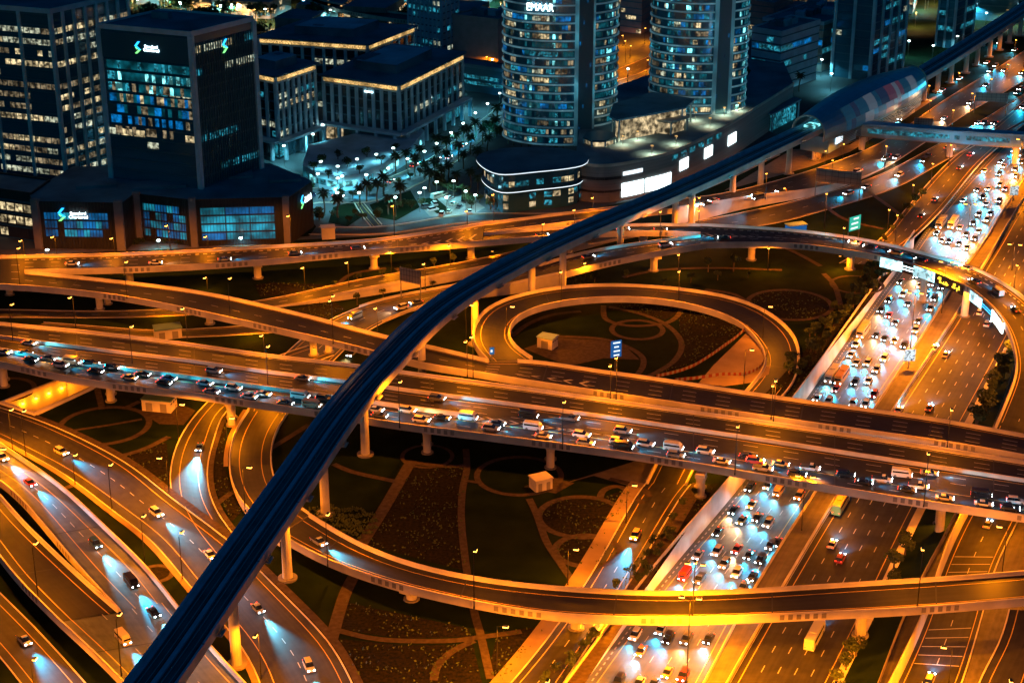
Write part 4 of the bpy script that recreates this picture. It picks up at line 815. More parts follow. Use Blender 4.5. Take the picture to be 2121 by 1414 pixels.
cars(B, 'of the flyover queue above the highway', 'the top', [(10,60,None,'white'),(60,112,None,'white'),(165,85,None,'gold'),(265,150,None,'black'),(345,110,'pickup','white'),(560,150,None,'black'),(670,195,None,'black'),(780,180,'pickup','white'),(900,150,'van','white'),(930,240,None,'black'),(1000,220,'pickup','white'),(1160,290,None,'beige'),(1380,275,None,'black'),(1395,325,None,'white'),(1590,310,None,'white'),(1555,355,None,'black')], 1560, 930, 2.921, 1, beam=.5)
cars(B, 'in the widest flyover middle lanes', 'the top', [(443,767),(627,782),(905,824),(1290,891,None,'silver'),(1095,860),(1180,865),(1925,978),(60,709)], 0, 0, 1, 1, beam=.9)
cars(A, 'on the upper flyover', 'the far side', [(149,545),(322,543),(465,536),(611,523),(741,514)], 0, 0, 1, 1, beam=.8)
cars(A2, 'on the narrow flyover link', 'the far side', [(1290,474),(1368,475),(1123,486)], 0, 0, 1, 1, beam=.8)
cars(RR, 'on the ring flyover', 'the far side', [(1500,491),(1770,501),(1802,511),(1855,523),(1907,537),(2000,553),(2019,583),(2067,605),(2104,640)], 0, 0, 1, -1, beam=.8)
cars(SD, 'on the branch left of the ring', 'the far side', [(1378,506),(1219,531)], 0, 0, 1, -1, beam=.8)
cars(SU, 'on the ramp between retaining walls', 'the far side', [(735,655,None,'grey'),(831,636),(862,625),(728,731)], 0, 0, 1, 1, beam=1.2)
cars(T2, 'on the approach road behind the metro', 'the far side', [(1478,414),(1464,421),(1568,402),(1570,409),(1617,394),(1772,356),(1778,353),(1834,328),(1857,326),(1838,322)], 0, 0, 1, -1, beam=1)
cars(VX, 'on the frontage road near the gantry', 'the far side', [(1863,362),(1795,386),(1757,400),(1921,323),(1915,332),(340,687)][:5], 0, 0, 1, -1, beam=1)
cars(FR, 'on the service road left of the highway', 'the far side', [(2010,320),(1988,347),(1936,412),(1908,446),(1962,305),(1970,312)], 0, 0, 1, 1, beam=1)
cars(T2, 'on the avenue beyond the metro station', 'the far side', [(2044,129),(2051,147),(2062,136),(1952,186),(1988,162),(2080,145),(2010,213),(1956,244),(2070,88),(2102,103),(1871,243,'bus','silver'),(1882,235,'bus','white')], 0, 0, 1, -1, True, 1)
cars(VX, 'on the avenue right of the metro station', 'the far side', [(2042,176),(2026,254),(2038,254),(2060,254),(2113,184),(2117,151),(2106,192),(2119,222)], 0, 0, 1, -1, True, 1)
cars(P_, 'on the curving lower left road', 'the far side', [(127,935),(324,1061),(435,1147),(534,1258),(640,1378,None,'beige')], 0, 0, 1, 1, beam=1.6)
cars(M1, 'on the cyan-lit lower left flyover', 'the far side', [(62,998),(198,1125,None,'blue'),(4,946),(272,1205)], 0, 0, 1, 1, beam=1.5)
cars(M12, 'where two lower left flyovers join', 'the far side', [(318,1266,None,'black'),(255,1322,None,'beige')], 0, 0, 1, 1, beam=1.5)
cars(M3, 'on the road in the bottom left corner', 'the far side', [(50,1324)], 0, 0, 1, 1, beam=1.5)
cars(Q, 'on the narrow merging road', 'the far side', [(413,925,None,'blue')], 0, 0, 1, 1, beam=2.6)
cars(L1, 'on the foreground flyover', 'the far side', [(660,1120,None,'silver')], 0, 0, 1, 1, beam=1.8)
cars(LP2, 'on the loop exit road in the park', 'the far side', [(1316,1108,None,'gold')], 0, 0, 1, -1, beam=2)
cars(HR, 'driving away on the empty carriageway', 'the far end', [(2030,646,None,'white'),(2045,670),(1936,719,None,'white'),(1959,733,None,'gold'),(1925,843,None,'gold'),(1862,847),(1741,1046,'bus','gold'),(1724,1125),(1741,1155,None,'red'),(1687,1320,'bus','white')], 0, 0, 1, 1, beam=.8)
cars(YR, 'on the slip road at the lower right', 'the far end', [(2046,1084,None,'silver'),(1926,1405,None,'beige')], 0, 0, 1, 1, beam=.8)

# ================================================================== CITY BEHIND
Z = Vector((0, 0, 1))
def frame_mat(o, xdir, n):
    """matrix: local x along xdir, local y inwards (-n), local z up"""
    x = Vector(xdir).normalized(); y = Z.cross(x).normalized(); m = Matrix((x, y, Z)).transposed().to_4x4(); m.translation = o; return m
_uq = {}
def unit_quad(k):
    if k not in _uq:
        m = MB(); m.quad([(-.5,0,-.5),(.5,0,-.5),(.5,0,.5),(-.5,0,.5)], k); _uq[k] = m.mesh('window')
    return _uq[k]
def panes(root, lst, parts=100):
    """lst of (centre, xdir, w, h, material); the nearest are parts of their own, the rest one part"""
    lst = sorted(lst, key=lambda q: (q[0]-CP).length); inv = pm(root).inverted()
    for c, x, w, h, k in lst[:parts]:
        o = link('window', unit_quad(k), root); o.matrix_local = inv @ frame_mat(c, x, None) @ Matrix.Diagonal((w, 1, h, 1))
    rest = lst[parts:]
    if rest:
        m = MB()
        for c, x, w, h, k in rest:
            x = Vector(x).normalized()*w/2; z = Z*h/2; m.quad([c-x-z, c+x-z, c+x+z, c-x+z], k)
        o = m.build('window', root); o['kind'] = 'stuff'
wr = random.Random(21)
def face_windows(p, q, z0, z1, fh, bay, lit, mats, out=.10, fill=.86, hfill=.6, rowlit=None, runs=True, skip=None):
    d = (q-p); d.z = 0; L = d.length; d.normalize(); n = d.cross(Z)
    if n.dot(CP-p) < 0: n = -n
    nb = max(1, int(L/bay)); nf = int((z1-z0)/fh); out_ = []; bw = L/nb
    x = d if d.cross(Z).dot(n) > 0 else -d
    for f in range(nf):
        pr = lit if rowlit is None else rowlit[f % len(rowlit)]; on = wr.random() < pr; k = wr.choice(mats)
        for b in range(nb):
            if runs:
                if wr.random() < .35: on = wr.random() < pr; k = wr.choice(mats)
            else: on = wr.random() < pr; k = wr.choice(mats)
            if on and not (skip and skip(b/nb, f/nf)):
                out_.append((p+d*(bw*(b+.5))+n*out+Z*(z0-p.z+fh*(f+.5)), x, bw*fill, fh*hfill, k))
    return out_, n, d, L
def text(s, size, loc, xdir, k, parent, ext=.12, name='lettering', wmax=None):
    cu = bpy.data.curves.new(name, 'FONT'); cu.body = s; cu.size = size; cu.extrude = ext; cu.align_x = 'CENTER'; cu.align_y = 'CENTER'; cu.space_line = .8
    t = bpy.data.objects.new('tmp', cu); C.objects.link(t); bpy.context.view_layer.update()
    me = bpy.data.meshes.new_from_object(t); bpy.data.objects.remove(t); me.name = name
    me.materials.clear(); me.materials.append(M[k])
    o = link(name, me, parent); m = frame_mat(loc, xdir, None)@Matrix.Rotation(R(90), 4, 'X')
    if wmax:
        w = max(v.co.x for v in me.vertices)-min(v.co.x for v in me.vertices); m = m@Matrix.Diagonal((wmax/w, 1, 1, 1))
    o.matrix_local = (pm(parent).inverted() if parent is not None else Matrix()) @ m; return o
def logo(loc, xdir, s, parent):
    """two interlocking slanted strokes, blue over green"""
    x = Vector(xdir).normalized()
    def pl(pts, k):
        m = MB(); n = x.cross(Z)
        P = [loc+x*(a*s)+Z*(b*s) for a, b in pts]; m.quad([p+n*.05 for p in P], k); m.quad([p-n*.12 for p in P][::-1], k); m.build('emblem', parent)
    pl([(-.35,.15),(.05,.6),(.3,.6),(-.1,.15)], 'ledb'); pl([(-.35,.15),(-.1,.15),(.35,-.2),(.1,-.2)], 'ledb'); pl([(-.1,-.6),(-.35,-.6),(.1,-.2),(.35,-.2)], 'ledg'); pl([(-.3,.02),(-.12,-.02),(.02,-.16),(-.12,-.2)], 'ledg')
def office(name, label, Lp, Cp, Rp, z0, ytop, fh=4.0, bay=3.2, lit=(.5,.5), mats=('warm1','warm2','warm3'), wall='glassr', pr=None, prk='pier', roofk='roof', crown=False, cat='building', base=0, hf=.6, plant=9, rowlit=(None, None), band=True, group=None, prw=1.0, ztop=None, deep=None):
    a, c, b = at(*Lp, z0), at(*Cp, z0), at(*Rp, z0)
    if deep: b = c+(b-c).normalized()*deep
    h = ztop or hfor(c, ytop); d_ = a+b-c; root = empty(name, c, label, cat, group)
    P = [(a.x,a.y),(c.x,c.y),(b.x,b.y),(d_.x,d_.y)]
    m = MB(); m.prism(P, z0-(1 if z0 else 0), h, wall); m.build('wall', root)
    ce = (a+b)/2
    def sc(p, e): v = Vector((p[0]-ce.x, p[1]-ce.y)); L = v.length; return (p[0]+v.x/L*e, p[1]+v.y/L*e)
    m = MB(); m.prism([sc(p, 2.6 if crown else .45) for p in P], h-.2, h+(.5 if crown else 1.0), roofk if crown else prk, roofk); m.build('roof', root)
    if not crown:
        for i in range(4):
            u, v = Vector((*sc(P[i], .2), 0)), Vector((*sc(P[(i+1) % 4], .2), 0)); q = (u+v)/2; w = v-u; m = MB(); m.box((q.x,q.y,h+1.35),(w.length+.01*i,.5,.75+.02*i),prk,math.atan2(w.y,w.x)); m.build('roof_parapet', root)
    ux, uy = (c-a).normalized(), (b-c).normalized(); LX, LY = (c-a).length, (b-c).length; az = math.atan2(ux.y, ux.x)
    for i in range(plant):
        f, g = wr.uniform(.2,.7), wr.uniform(.3,.75); q = a+ux*LX*f+uy*LY*g; s1, s2 = LX*wr.uniform(.05,.2), LY*wr.uniform(.05,.22); m = MB(); m.box((q.x,q.y,h+1+1.2),(s1,s2,2.6+i*.3),'roofb' if i % 2 else 'roof',az); m.build('rooftop_plant', root)
    W1, n1, d1, L1_ = face_windows(a, c, z0+base, h-(5 if crown else 1.2), fh, bay, lit[0], mats, hfill=hf, rowlit=rowlit[0]); W2_, n2, d2, L2_ = face_windows(c, b, z0+base, h-(5 if crown else 1.2), fh, bay, lit[1], mats, hfill=hf, rowlit=rowlit[1])
    panes(root, W1+W2_)
    if band:
        for zf in range(int((h-z0-base)/fh)+1):
            zz = z0+base+zf*fh
            m = MB()
            for (p, n, d, L) in ((a,n1,d1,L1_),(c,n2,d2,L2_)): q = p+d*L/2+n*.04; m.box((q.x,q.y,zz),(L,.14,fh*.16),'spandrel',math.atan2(d.y,d.x))
            m.build('floor_band', root)
    if pr:
        for (p, n, d, L, nb) in ((a,n1,d1,L1_,pr[0]),(c,n2,d2,L2_,pr[1])):
            for i in range(nb+1):
                q = p+d*(L*i/nb)+n*.35; m = MB(); m.box((q.x,q.y,(z0+base+h)/2),(prw,.9,h-z0-base),prk,math.atan2(d.y,d.x)); m.build('pier', root)
    if base:
        for (p, n, d, L) in ((a,n1,d1,L1_),(c,n2,d2,L2_)):
            nb = max(2, int(L/9)); q = p+d*L/2+n*2.2; m = MB(); m.box((q.x,q.y,z0+base-.6),(L+4,4.4,1.1),prk,math.atan2(d.y,d.x)); m.build('arcade_roof', root)
            for i in range(nb+1): q = p+d*(L*i/nb)+n*4.0; m = MB(); m.box((q.x,q.y,z0+base/2),(1.3,1.3,base-.8),prk,math.atan2(d.y,d.x)); m.build('arcade_column', root)
            Wb, *_ = face_windows(p, p+d*L, z0+.3, z0+base-1, base-1.3, 4.5, .75, ('shop','shop','cyan1'), out=.2, hfill=.8); panes(root, Wb, 20)
    if crown:
        for (p, n, d, L) in ((a,n1,d1,L1_),(c,n2,d2,L2_)):
            q = p+d*L/2+n*.95; m = MB(); m.box((q.x,q.y,h-1.5),(L*.98,.3,1.5),'gold',math.atan2(d.y,d.x)); m.build('lit_crown_band', root)
            q = p+d*L/2+n*.35; m = MB(); m.box((q.x,q.y,h-3.1),(L+.6,.5,.7),prk,math.atan2(d.y,d.x)); m.build('cornice', root)
            if crown == 2: pass
        k = .55; m = MB(); m.prism([(ce.x+(p[0]-ce.x)*k, ce.y+(p[1]-ce.y)*k) for p in P], h+.4, h+4.5, 'roof', 'roofb'); m.build('penthouse', root)
    return root, a, c, b, h, (n1, d1, L1_), (n2, d2, L2_)

# low podium of the bank tower
zp = hfor(at(405,508), 411); fr = [(78,512),(92,514),(245,517),(262,517),(285,497),(298,498),(398,510),(412,510),(590,505),(603,505),(650,470)]
fp = [at(*p) for p in fr]+[at(640,372,zp), at(560,338,zp), at(150,345,zp), at(60,400,zp)]
root = empty('podium_building', fp[4], 'low dark podium building with cyan windows and pale stone piers, below the bank tower', 'building')
m = MB(); m.prism([(p.x, p.y) for p in fp], 0, zp, 'louvre', 'roof'); m.build('wall', root)
for i, j in ((0,1),(2,3),(4,5),(6,7),(8,9)):
    a, b = fp[i], fp[j]; n = (b-a).normalized().cross(Z); q = (a+b)/2+n*.5; m = MB(); m.box((q.x,q.y,zp/2+.4),((b-a).length,2.2,zp+.8),'pinkstone',math.atan2((b-a).y,(b-a).x)); m.build('pier', root)
pw = []
for i, j, ms in ((1,2,('pod2','pod2','pod1')),(5,6,('pod2','pod1')),(7,8,('pod1','pod1','pod2'))):
    a, b = fp[i], fp[j]; d = (b-a); w, n, *_ = face_windows(a+d*.04, b-d*.10, 2.0 if i > 1 else 4.5, zp-1.8, 3.3, 2.4 if i < 7 else 7, 1.0 if i > 5 else .9, ms, hfill=.80, fill=.96, out=.08, runs=False); pw += w
panes(root, pw)
for i, j in ((1,2),(3,4),(5,6),(7,8),(9,10)):
    a, b = fp[i], fp[j]; L = (b-a).length; n = (b-a).normalized().cross(Z); m = MB()
    for k in range(int(L/1.2)+1):
        q = a+(b-a)*min(1,k*1.2/L)+n*.25; m.box((q.x,q.y,zp/2),(.12,.28,zp-.6),'louvre',math.atan2((b-a).y,(b-a).x))
    o = m.build('sunshade_fins', root)
d = fp[2]-fp[1]; q = fp[1]+d*.42+d.normalized().cross(Z)*.9; q.z = zp*.74; logo(q-d.normalized()*3.6, d, 4.2, root); text('Standard\nChartered', 1.7, q+d.normalized()*2.6+Z*-.2, d, 'ledw', root)
d = fp[10]-fp[9]; q = fp[9]+d*.62+d.normalized().cross(Z)*.9; q.z = zp*.74; logo(q-d.normalized()*3.2, d, 4.0, root); text('Standard\nChartered', 1.5, q+d.normalized()*2.0, d, 'ledw', root)
for px, py, sx, sy in ((330,385,20,9),(480,365,16,8),(200,385,15,6),(590,372,12,7)):
    q = at(px,py,zp); m = MB(); m.box((q.x,q.y,zp+.5),(sx,sy,1.0),'roof',.2); m.build('roof_step', root)
# towers
office('office_tower', 'dark office tower at the top left with warm lit floors', (-170,335), (138,371), (290,322), 14, 28, 4.3, 2.5, (.7,.7), pr=(5,7), prw=1.3, rowlit=((.8,.9,.85,.9,.25,.85,.8,.75,.9,.15,.8,.5,.9,.8,.8,.7,.15,.05),)*2, hf=.5, plant=2)
tw, a, c, b, h, f1, f2 = office('bank_tower', 'dark glass bank tower with a glowing emblem, left of centre at the top', (232,368), (417,391), (541,349), zp, 75, 4.2, 5.0, (.1,.1), wall='glassr', pr=(1,1), prw=2.0, mats=('warm1','warm2','cyan1'), rowlit=((0,0,0,.75,.9,0,0,.3,.1,.2,.5,0,0,0,0,0),(0,.05,.02,.25,.3,.2,0,0,.04,.02,.3,.1,.35,.1,0,0)), plant=1)
m = MB()
for k in range(26):
    q = c+f2[1]*(f2[2]*(k+.5)/26)+f2[0]*.35; m = MB(); m.box((q.x,q.y,(zp+h)/2-1),(.25,.6,h-zp-4),'spandrel',math.atan2(f2[1].y,f2[1].x)); m.build('fin', tw)
q = a+(c-a)*.50+f1[0]*.5; q.z = h-6.0; m = MB(); w_ = a+(c-a)*.5+f1[0]*.22; m.box((w_.x,w_.y,h-6),((c-a).length*.96,.3,9.5),'spandrel',math.atan2(f1[1].y,f1[1].x)); m.build('sign_band', tw)
logo(q-f1[1]*3.0, f1[1], 3.8, tw); text('Standard\nChartered', 1.6, q+f1[1]*2.8, f1[1], 'ledw', tw)
q = c+(b-c)*.5+f2[0]*.9; q.z = h-6.5; logo(q, f2[1], 4.2, tw)
cw = []   # lit panes: trading floors plus painted-in reflections on the glass
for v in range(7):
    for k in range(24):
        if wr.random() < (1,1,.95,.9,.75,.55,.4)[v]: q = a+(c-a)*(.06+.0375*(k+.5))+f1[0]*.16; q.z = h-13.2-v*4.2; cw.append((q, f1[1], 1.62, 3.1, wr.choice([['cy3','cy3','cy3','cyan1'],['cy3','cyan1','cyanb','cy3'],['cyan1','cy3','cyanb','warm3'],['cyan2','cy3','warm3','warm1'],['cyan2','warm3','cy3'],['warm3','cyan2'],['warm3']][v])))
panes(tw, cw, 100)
office('office_block', 'small office block with warm windows at the left edge', (-120,470), (74,500), (112,470), 0, 408, 5, 4, (.6,.1), mats=('warm1',), prk='louvre', wall='louvre', plant=1)
office('office_block', 'narrow office block with a gold-lit crown, just right of the bank tower', (505,312), (579,330), (657,300), 0, 158, 4.1, 3.6, (.35,.35), mats=('warm2','cyan1','warm1'), wall='glass', pr=(4,7), crown=True, base=9, prw=1.5)
ob, a, c, b, h, f1, f2 = office('office_block', 'central office block with gold-lit crown and pale piers beside the palm street', (676,290), (829,313), (958,240), 0, 176, 4.1, 3.6, (.4,.4), mats=('warm2','cyan1','cyan1'), wall='glass', pr=(9,11), crown=True, base=9, prw=1.5)
text('IIIIIIII IIIIIII', 1.1, a+(c-a)*.62+f1[0]*1.2+Z*(h-4.6), f1[1], 'ledw', ob, name='sign_lettering')
office('office_block', 'broad office block with gold rooftop lighting behind the central block', (545,215), (765,232), (858,190), 0, 92, 4.2, 3.8, (.22,.2), mats=('cyan1','warm2'), wall='glass', pr=(10,6), crown=True, prw=1.4)
office('apartment_tower', 'tall pale apartment tower behind the central block, cut by the top edge', (848,100), (915,112), (950,98), 0, -70, 3.6, 3.0, (.3,.3), mats=('cyan1','warm2'), wall='pier', pr=(8,4), prw=.8)
office('concrete_block', 'windowless pinkish concrete block left of the lettered tower', (938,130), (1032,141), (1090,125), 0, 46, 12, 9, (0,0), wall='pinkstone', prk='pinkstone', band=False)
office('covered_bridge', 'dark covered footbridge with a pale lit window strip left of the lettered tower', (944,184), (1046,200), (1060,190), 0, 150, 3, 3, (.7,0), mats=('cyan1',), wall='spandrel', prk='roof', cat='footbridge', plant=0)
office('office_block', 'low pale office block with cyan windows right of the second tower', (1552,182), (1612,193), (1690,165), 0, 72, 4, 3.4, (.7,.12), mats=('cyan1','cyan2'), wall='pier', prk='pier', band=True)
office('office_block', 'dim office block with a blue-lit link, behind the low pale block', (1575,140), (1700,150), (1800,110), 0, 52, 4.4, 4, (.1,.25), mats=('cyan2','cyan1'), wall='concd', prk='roofb')
office('office_tower', 'dark blue tower with cyan windows behind the metro station', (1722,158), (1800,168), (1868,140), 0, -90, 4.2, 3.8, (.14,.3), mats=('cyan1','cyan2','warm2'), wall='glassr', pr=(2,4), prw=1.6, plant=0)
office('office_tower', 'slim dark tower at the top right, right of the station tower', (1938,96), (1972,101), (2012,84), 0, -90, 4.2, 4, (.06,.12), mats=('cyan1',), wall='glassr', pr=(2,2), plant=0)
office('showroom', 'low blue showroom with a blazing cyan-white front at the top right', (2018,42), (2105,48), (2160,35), 0, -2, 4.5, 6, (.8,.8), mats=('ledw','cyanb'), wall='glassr', prk='roofb', hf=.8, plant=1)
office('apartment_block', 'orange-lit apartment block between the two round towers at the top edge', (1284,66), (1328,72), (1352,58), 0, -30, 3.6, 3.4, (.25,.25), mats=('warm1',), wall='pinkstone', prk='pinkstone', plant=0)
office('office_block', 'pale hotel block with small windows behind the low office block', (1552,62), (1600,68), (1640,50), 0, 12, 3.6, 3.4, (.2,.2), mats=('warm1',), wall='pinkstone', prk='pinkstone')

def round_tower(label, cx, ybase, halfpx, z0, slot, sign=None, seed=0, ytop=-60, bright=()):
    c = at(cx, ybase, z0); s = (proj(c+Vector((1,0,0)))[0]-proj(c)[0]); rx = halfpx/s; ry = rx*.72; c = c+Vector((0, ry, 0)); H = hfor(c, ytop)
    root = empty('round_tower', (c.x, c.y, z0), label, 'tower'); N = 120; rr = random.Random(seed)
    P = [(c.x+rx*math.cos(2*math.pi*i/N), c.y+ry*math.sin(2*math.pi*i/N)) for i in range(N)]
    m = MB(); m.prism(P, z0, H, 'glassr', 'roof'); m.build('wall', root)
    fh = 3.75; nf = int((H-z0)/fh)
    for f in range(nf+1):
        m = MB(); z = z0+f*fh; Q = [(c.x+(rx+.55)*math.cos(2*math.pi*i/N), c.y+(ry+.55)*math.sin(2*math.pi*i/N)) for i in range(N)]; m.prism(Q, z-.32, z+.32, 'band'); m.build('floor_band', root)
    L = []; sl0, sl1 = slot
    for f in range(nf):
        on = False; k = 'warm1'
        for i in range(N//2, N):
            a, b = Vector((*P[i], 0)), Vector((*P[(i+1) % N], 0)); q = (a+b)/2; X = proj((q.x, q.y, z0+f*fh))[0]
            if sl0-4 < X < sl1+4: continue
            if rr.random() < .42: on = rr.random() < (.62 if f < nf*.75 else .45); k = rr.choice(['warm1','warm3','warm3','warm2','cy3','cy3','cyan1','cyan2'])
            kk = k; o2 = on
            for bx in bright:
                if abs(X-bx) < 7: o2 = rr.random() < .85; kk = rr.choice(['cyanb','cyan1','cy3'])  # cyan pane columns imitate a vertical reflection on the glass
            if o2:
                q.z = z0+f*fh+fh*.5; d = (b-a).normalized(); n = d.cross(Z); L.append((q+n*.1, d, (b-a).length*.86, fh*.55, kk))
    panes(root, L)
    for X, w in ((sl0, 1.6), (sl1, 1.6)):   # pale fins and dark lift core between them
        i = min(range(N//2, N), key=lambda i: abs(proj((*P[i], z0))[0]-X)); m = MB(); m.box((P[i][0], P[i][1]-.9, (z0+H)/2), (w, 3.2, H-z0), 'fin'); m.build('fin', root)
    i = min(range(N//2, N), key=lambda i: abs(proj((*P[i], z0))[0]-(sl0+sl1)/2)); m = MB(); m.box((P[i][0], P[i][1]+.2, (z0+H)/2), ((sl1-sl0)/s*.9, 3.6, H-z0+.5), 'spandrel'); m.build('lift_core', root)
    for k in range(8):
        m = MB(); m.box((P[i][0]+((k % 4)-1.5)*1.5, P[i][1]-1.65, z0+8+k*9), (.5, .1, 1.6), 'cyan2'); m.build('core_window', root)
    if sign:
        X0, X1, ys = sign; i = min(range(N//2, N), key=lambda i: abs(proj((*P[i], H*.9))[0]-(X0+X1)/2)); q = Vector((*P[i], 0)); q.z = hfor(Vector((q.x,q.y,z0)), ys); d = (Vector(P[(i+1) % N])-Vector(P[i-1])); d = Vector((d.x, d.y, 0)).normalized(); n = d.cross(Z)
        text('EMAAR', 4.6, q+n*1.4, d, 'ledw', root, wmax=(X1-X0)/s*1.03)
    return root
# shopping podium with banded stone wall, terraces and towers
WB = [at(*p) for p in ((1190,405),(1197,414),(1240,420),(1285,416),(1336,405),(1386,392),(1425,374),(1460,356),(1520,322),(1575,284),(1640,240))]
WS = smooth(WB, 5); zt = 15.0
bk = [at(1620,190), at(1560,175), at(1350,215), at(1230,260), at(1200,330)]
root = empty('shopping_podium', WB[3], 'long curving podium wall in banded pale stone with bright white screens', 'building')
PP = [(p.x,p.y) for p in WS]+[(p.x,p.y) for p in bk]
m = MB(); m.prism(PP, 0, zt, 'wallstone', 'roof'); m.build('wall', root)
m = MB()
for a, b in zip(WS, WS[1:]): q = (a+b)/2; d = b-a; m.box((q.x,q.y,zt+.5),(d.length+.1,.5,1.2),'conc',math.atan2(d.y,d.x))
m.build('roof_parapet', root)
def wallpanel(x0, x1, z0, z1, k, nm='screen', out=.25):
    m = MB(); pts = [p for p in WS if x0-12 < proj((p.x,p.y,0))[0] < x1+12]
    if len(pts) < 2: return
    a, b = None, None
    def atx(X):
        for p, q in zip(WS, WS[1:]):
            u, v = proj((p.x,p.y,z0))[0], proj((q.x,q.y,z0))[0]
            if u <= X <= v: return p+(q-p)*((X-u)/(v-u))
        return pts[0]
    K = max(1, int((x1-x0)/16)); 
    for i in range(K):
        a, b = atx(x0+(x1-x0)*i/K), atx(x0+(x1-x0)*(i+1)/K); d = b-a; n = d.normalized().cross(Z); q = (a+b)/2+n*out; m.box((q.x,q.y,(z0+z1)/2),(d.length,.3,z1-z0),k,math.atan2(d.y,d.x))
    m.build(nm, root)
wallpanel(1287,1332,1.5,7.2,'ledw'); wallpanel(1336,1388,1.5,7.2,'ledw'); wallpanel(1407,1424,6,10.5,'ledw'); wallpanel(1458,1474,6,10.5,'ledw'); wallpanel(1507,1523,6,10.5,'ledw')
wallpanel(1290,1330,10.5,12,'ledstrip','window_strip')
for x0 in (1392,1410,1428,1446,1464,1482): wallpanel(x0,x0+10,12,14,'cyan1','window')
wallpanel(1200,1286,4.2,5.0,'louvre','shadow_gap'); wallpanel(1200,1286,9.4,10.6,'louvre','shadow_gap'); wallpanel(1205,1225,.5,4,'concd','gate'); wallpanel(1262,1282,.5,4,'concd','gate')  # thin dark bands standing proud of the wall, and two gates
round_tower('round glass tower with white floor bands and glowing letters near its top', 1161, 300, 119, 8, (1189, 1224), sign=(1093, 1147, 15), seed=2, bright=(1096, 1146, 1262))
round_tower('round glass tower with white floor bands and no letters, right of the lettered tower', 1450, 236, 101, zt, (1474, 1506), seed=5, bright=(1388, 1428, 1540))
# oval pavilion with two light lines
pb = [at(*p) for p in ((1006,418),(1042,440),(1110,434),(1188,424),(1198,405),(1150,392),(1060,392),(1012,402))]; pc = sum(pb, Vector())/8; hp = hfor(at(1188,424), 344)
PS = smooth(pb, 5, True); root = empty('glass_pavilion', pc, 'dark glass pavilion with rounded corners and two thin white light lines', 'building')
m = MB(); m.prism([(p.x,p.y) for p in PS], 0, hp, 'glassr', 'roof'); m.build('wall', root)
def grow(e): return [(p.x+(p.x-pc.x)/(p-pc).length*e, p.y+(p.y-pc.y)/(p-pc).length*e) for p in PS]
m = MB(); m.prism(grow(3), hp, hp+.8, 'roofb', 'roof'); m.build('roof', root)
m = MB(); m.prism(grow(3.2), hp+.25, hp+.55, 'ledstrip', 'roof'); m.build('light_line', root); m = MB(); m.prism(grow(1.2), hp*.52, hp*.52+.3, 'ledstrip', 'roof'); m.build('light_line', root)
L = []
for i in range(len(PS)):
    a, b = PS[i], PS[(i+1) % len(PS)]; d = (b-a).normalized(); n = d.cross(Z)
    if n.dot(CP-a) < 0: continue
    for zz, pr in ((2.5,.4),(6,.25),(11.5,.5)):
        if wr.random() < pr: q = (a+b)/2+n*.1; q.z = zz; L.append((q, d, (b-a).length*.9, 2.2, wr.choice(['warm1','shop','cyan1'])))
panes(root, L)
# hotel canopy, drum lobby and the lit forecourt on the terrace
def slab(name, pts, z0, z1, k, label, cat, ktop=None, cols=True, under=None):
    P = [at(x, y, z1) for x, y in pts]; root = empty(name, (P[0].x, P[0].y, z0), label, cat); m = MB(); m.prism([(p.x,p.y) for p in P], z1-.8, z1, k, ktop or k); m.build('roof', root)
    for p in P: 
        m = MB(); q = p+(sum(P, Vector())/len(P)-p)*.08; m.tube((q.x,q.y,z0),(q.x,q.y,z1-.7),.4,.35,'pier'); m.build('column', root)
    if under:
        c_ = sum(P, Vector())/len(P); Q = [c_+(p-c_)*.82 for p in P]; m = MB(); m.prism([(p.x,p.y) for p in Q], z0, z1-1.2, under, 'spandrel'); m.build('lit_lobby', root)
    return root
slab('entrance_canopy', [(1312,243),(1392,252),(1428,241),(1350,233)], zt, 21, 'yellowroof' if 'yellowroof' in M else 'conc', 'square cream entrance canopy glowing over the terrace between the towers', 'canopy', under='shop')
slab('link_roof', [(1262,240),(1278,248),(1420,222),(1440,205),(1350,190),(1270,215)], zt, 25, 'roofb', 'wide blue-grey link roof between the two round towers', 'canopy', 'roof', under='shop')
slab('drum_canopy', [(1207,283),(1225,291),(1255,291),(1277,284),(1270,274),(1240,270),(1215,274)], zt-7, 18, 'spandrel', 'dark oval canopy over a warm lit lobby at the foot of the lettered tower', 'canopy', under='shop')
slab('bus_shelter_roof', [(1548,226),(1600,236),(1660,205),(1610,190)], 0, 9, 'roofb', 'dark blue station entrance roof right of the podium wall', 'canopy', 'roof', under='cyan1')
row([(1195,325),(1230,322),(1290,328),(1360,312),(1400,290)], 13, 3.2, 5.2, 'of the terrace trees on the podium', grp='trees on the podium terrace', z=zt, frm='the left', jit=3)
row([(1360,285),(1420,262),(1480,245),(1540,225)], 12, 3.2, 5.5, 'of the terrace trees by the second tower', grp='trees near the second tower', z=zt, frm='the left', jit=4)
row([(1010,275),(1045,295),(1100,310),(1180,308)], 12, 3.4, 6, 'at the foot of the lettered tower', grp='trees below the lettered tower', frm='the left', jit=4)

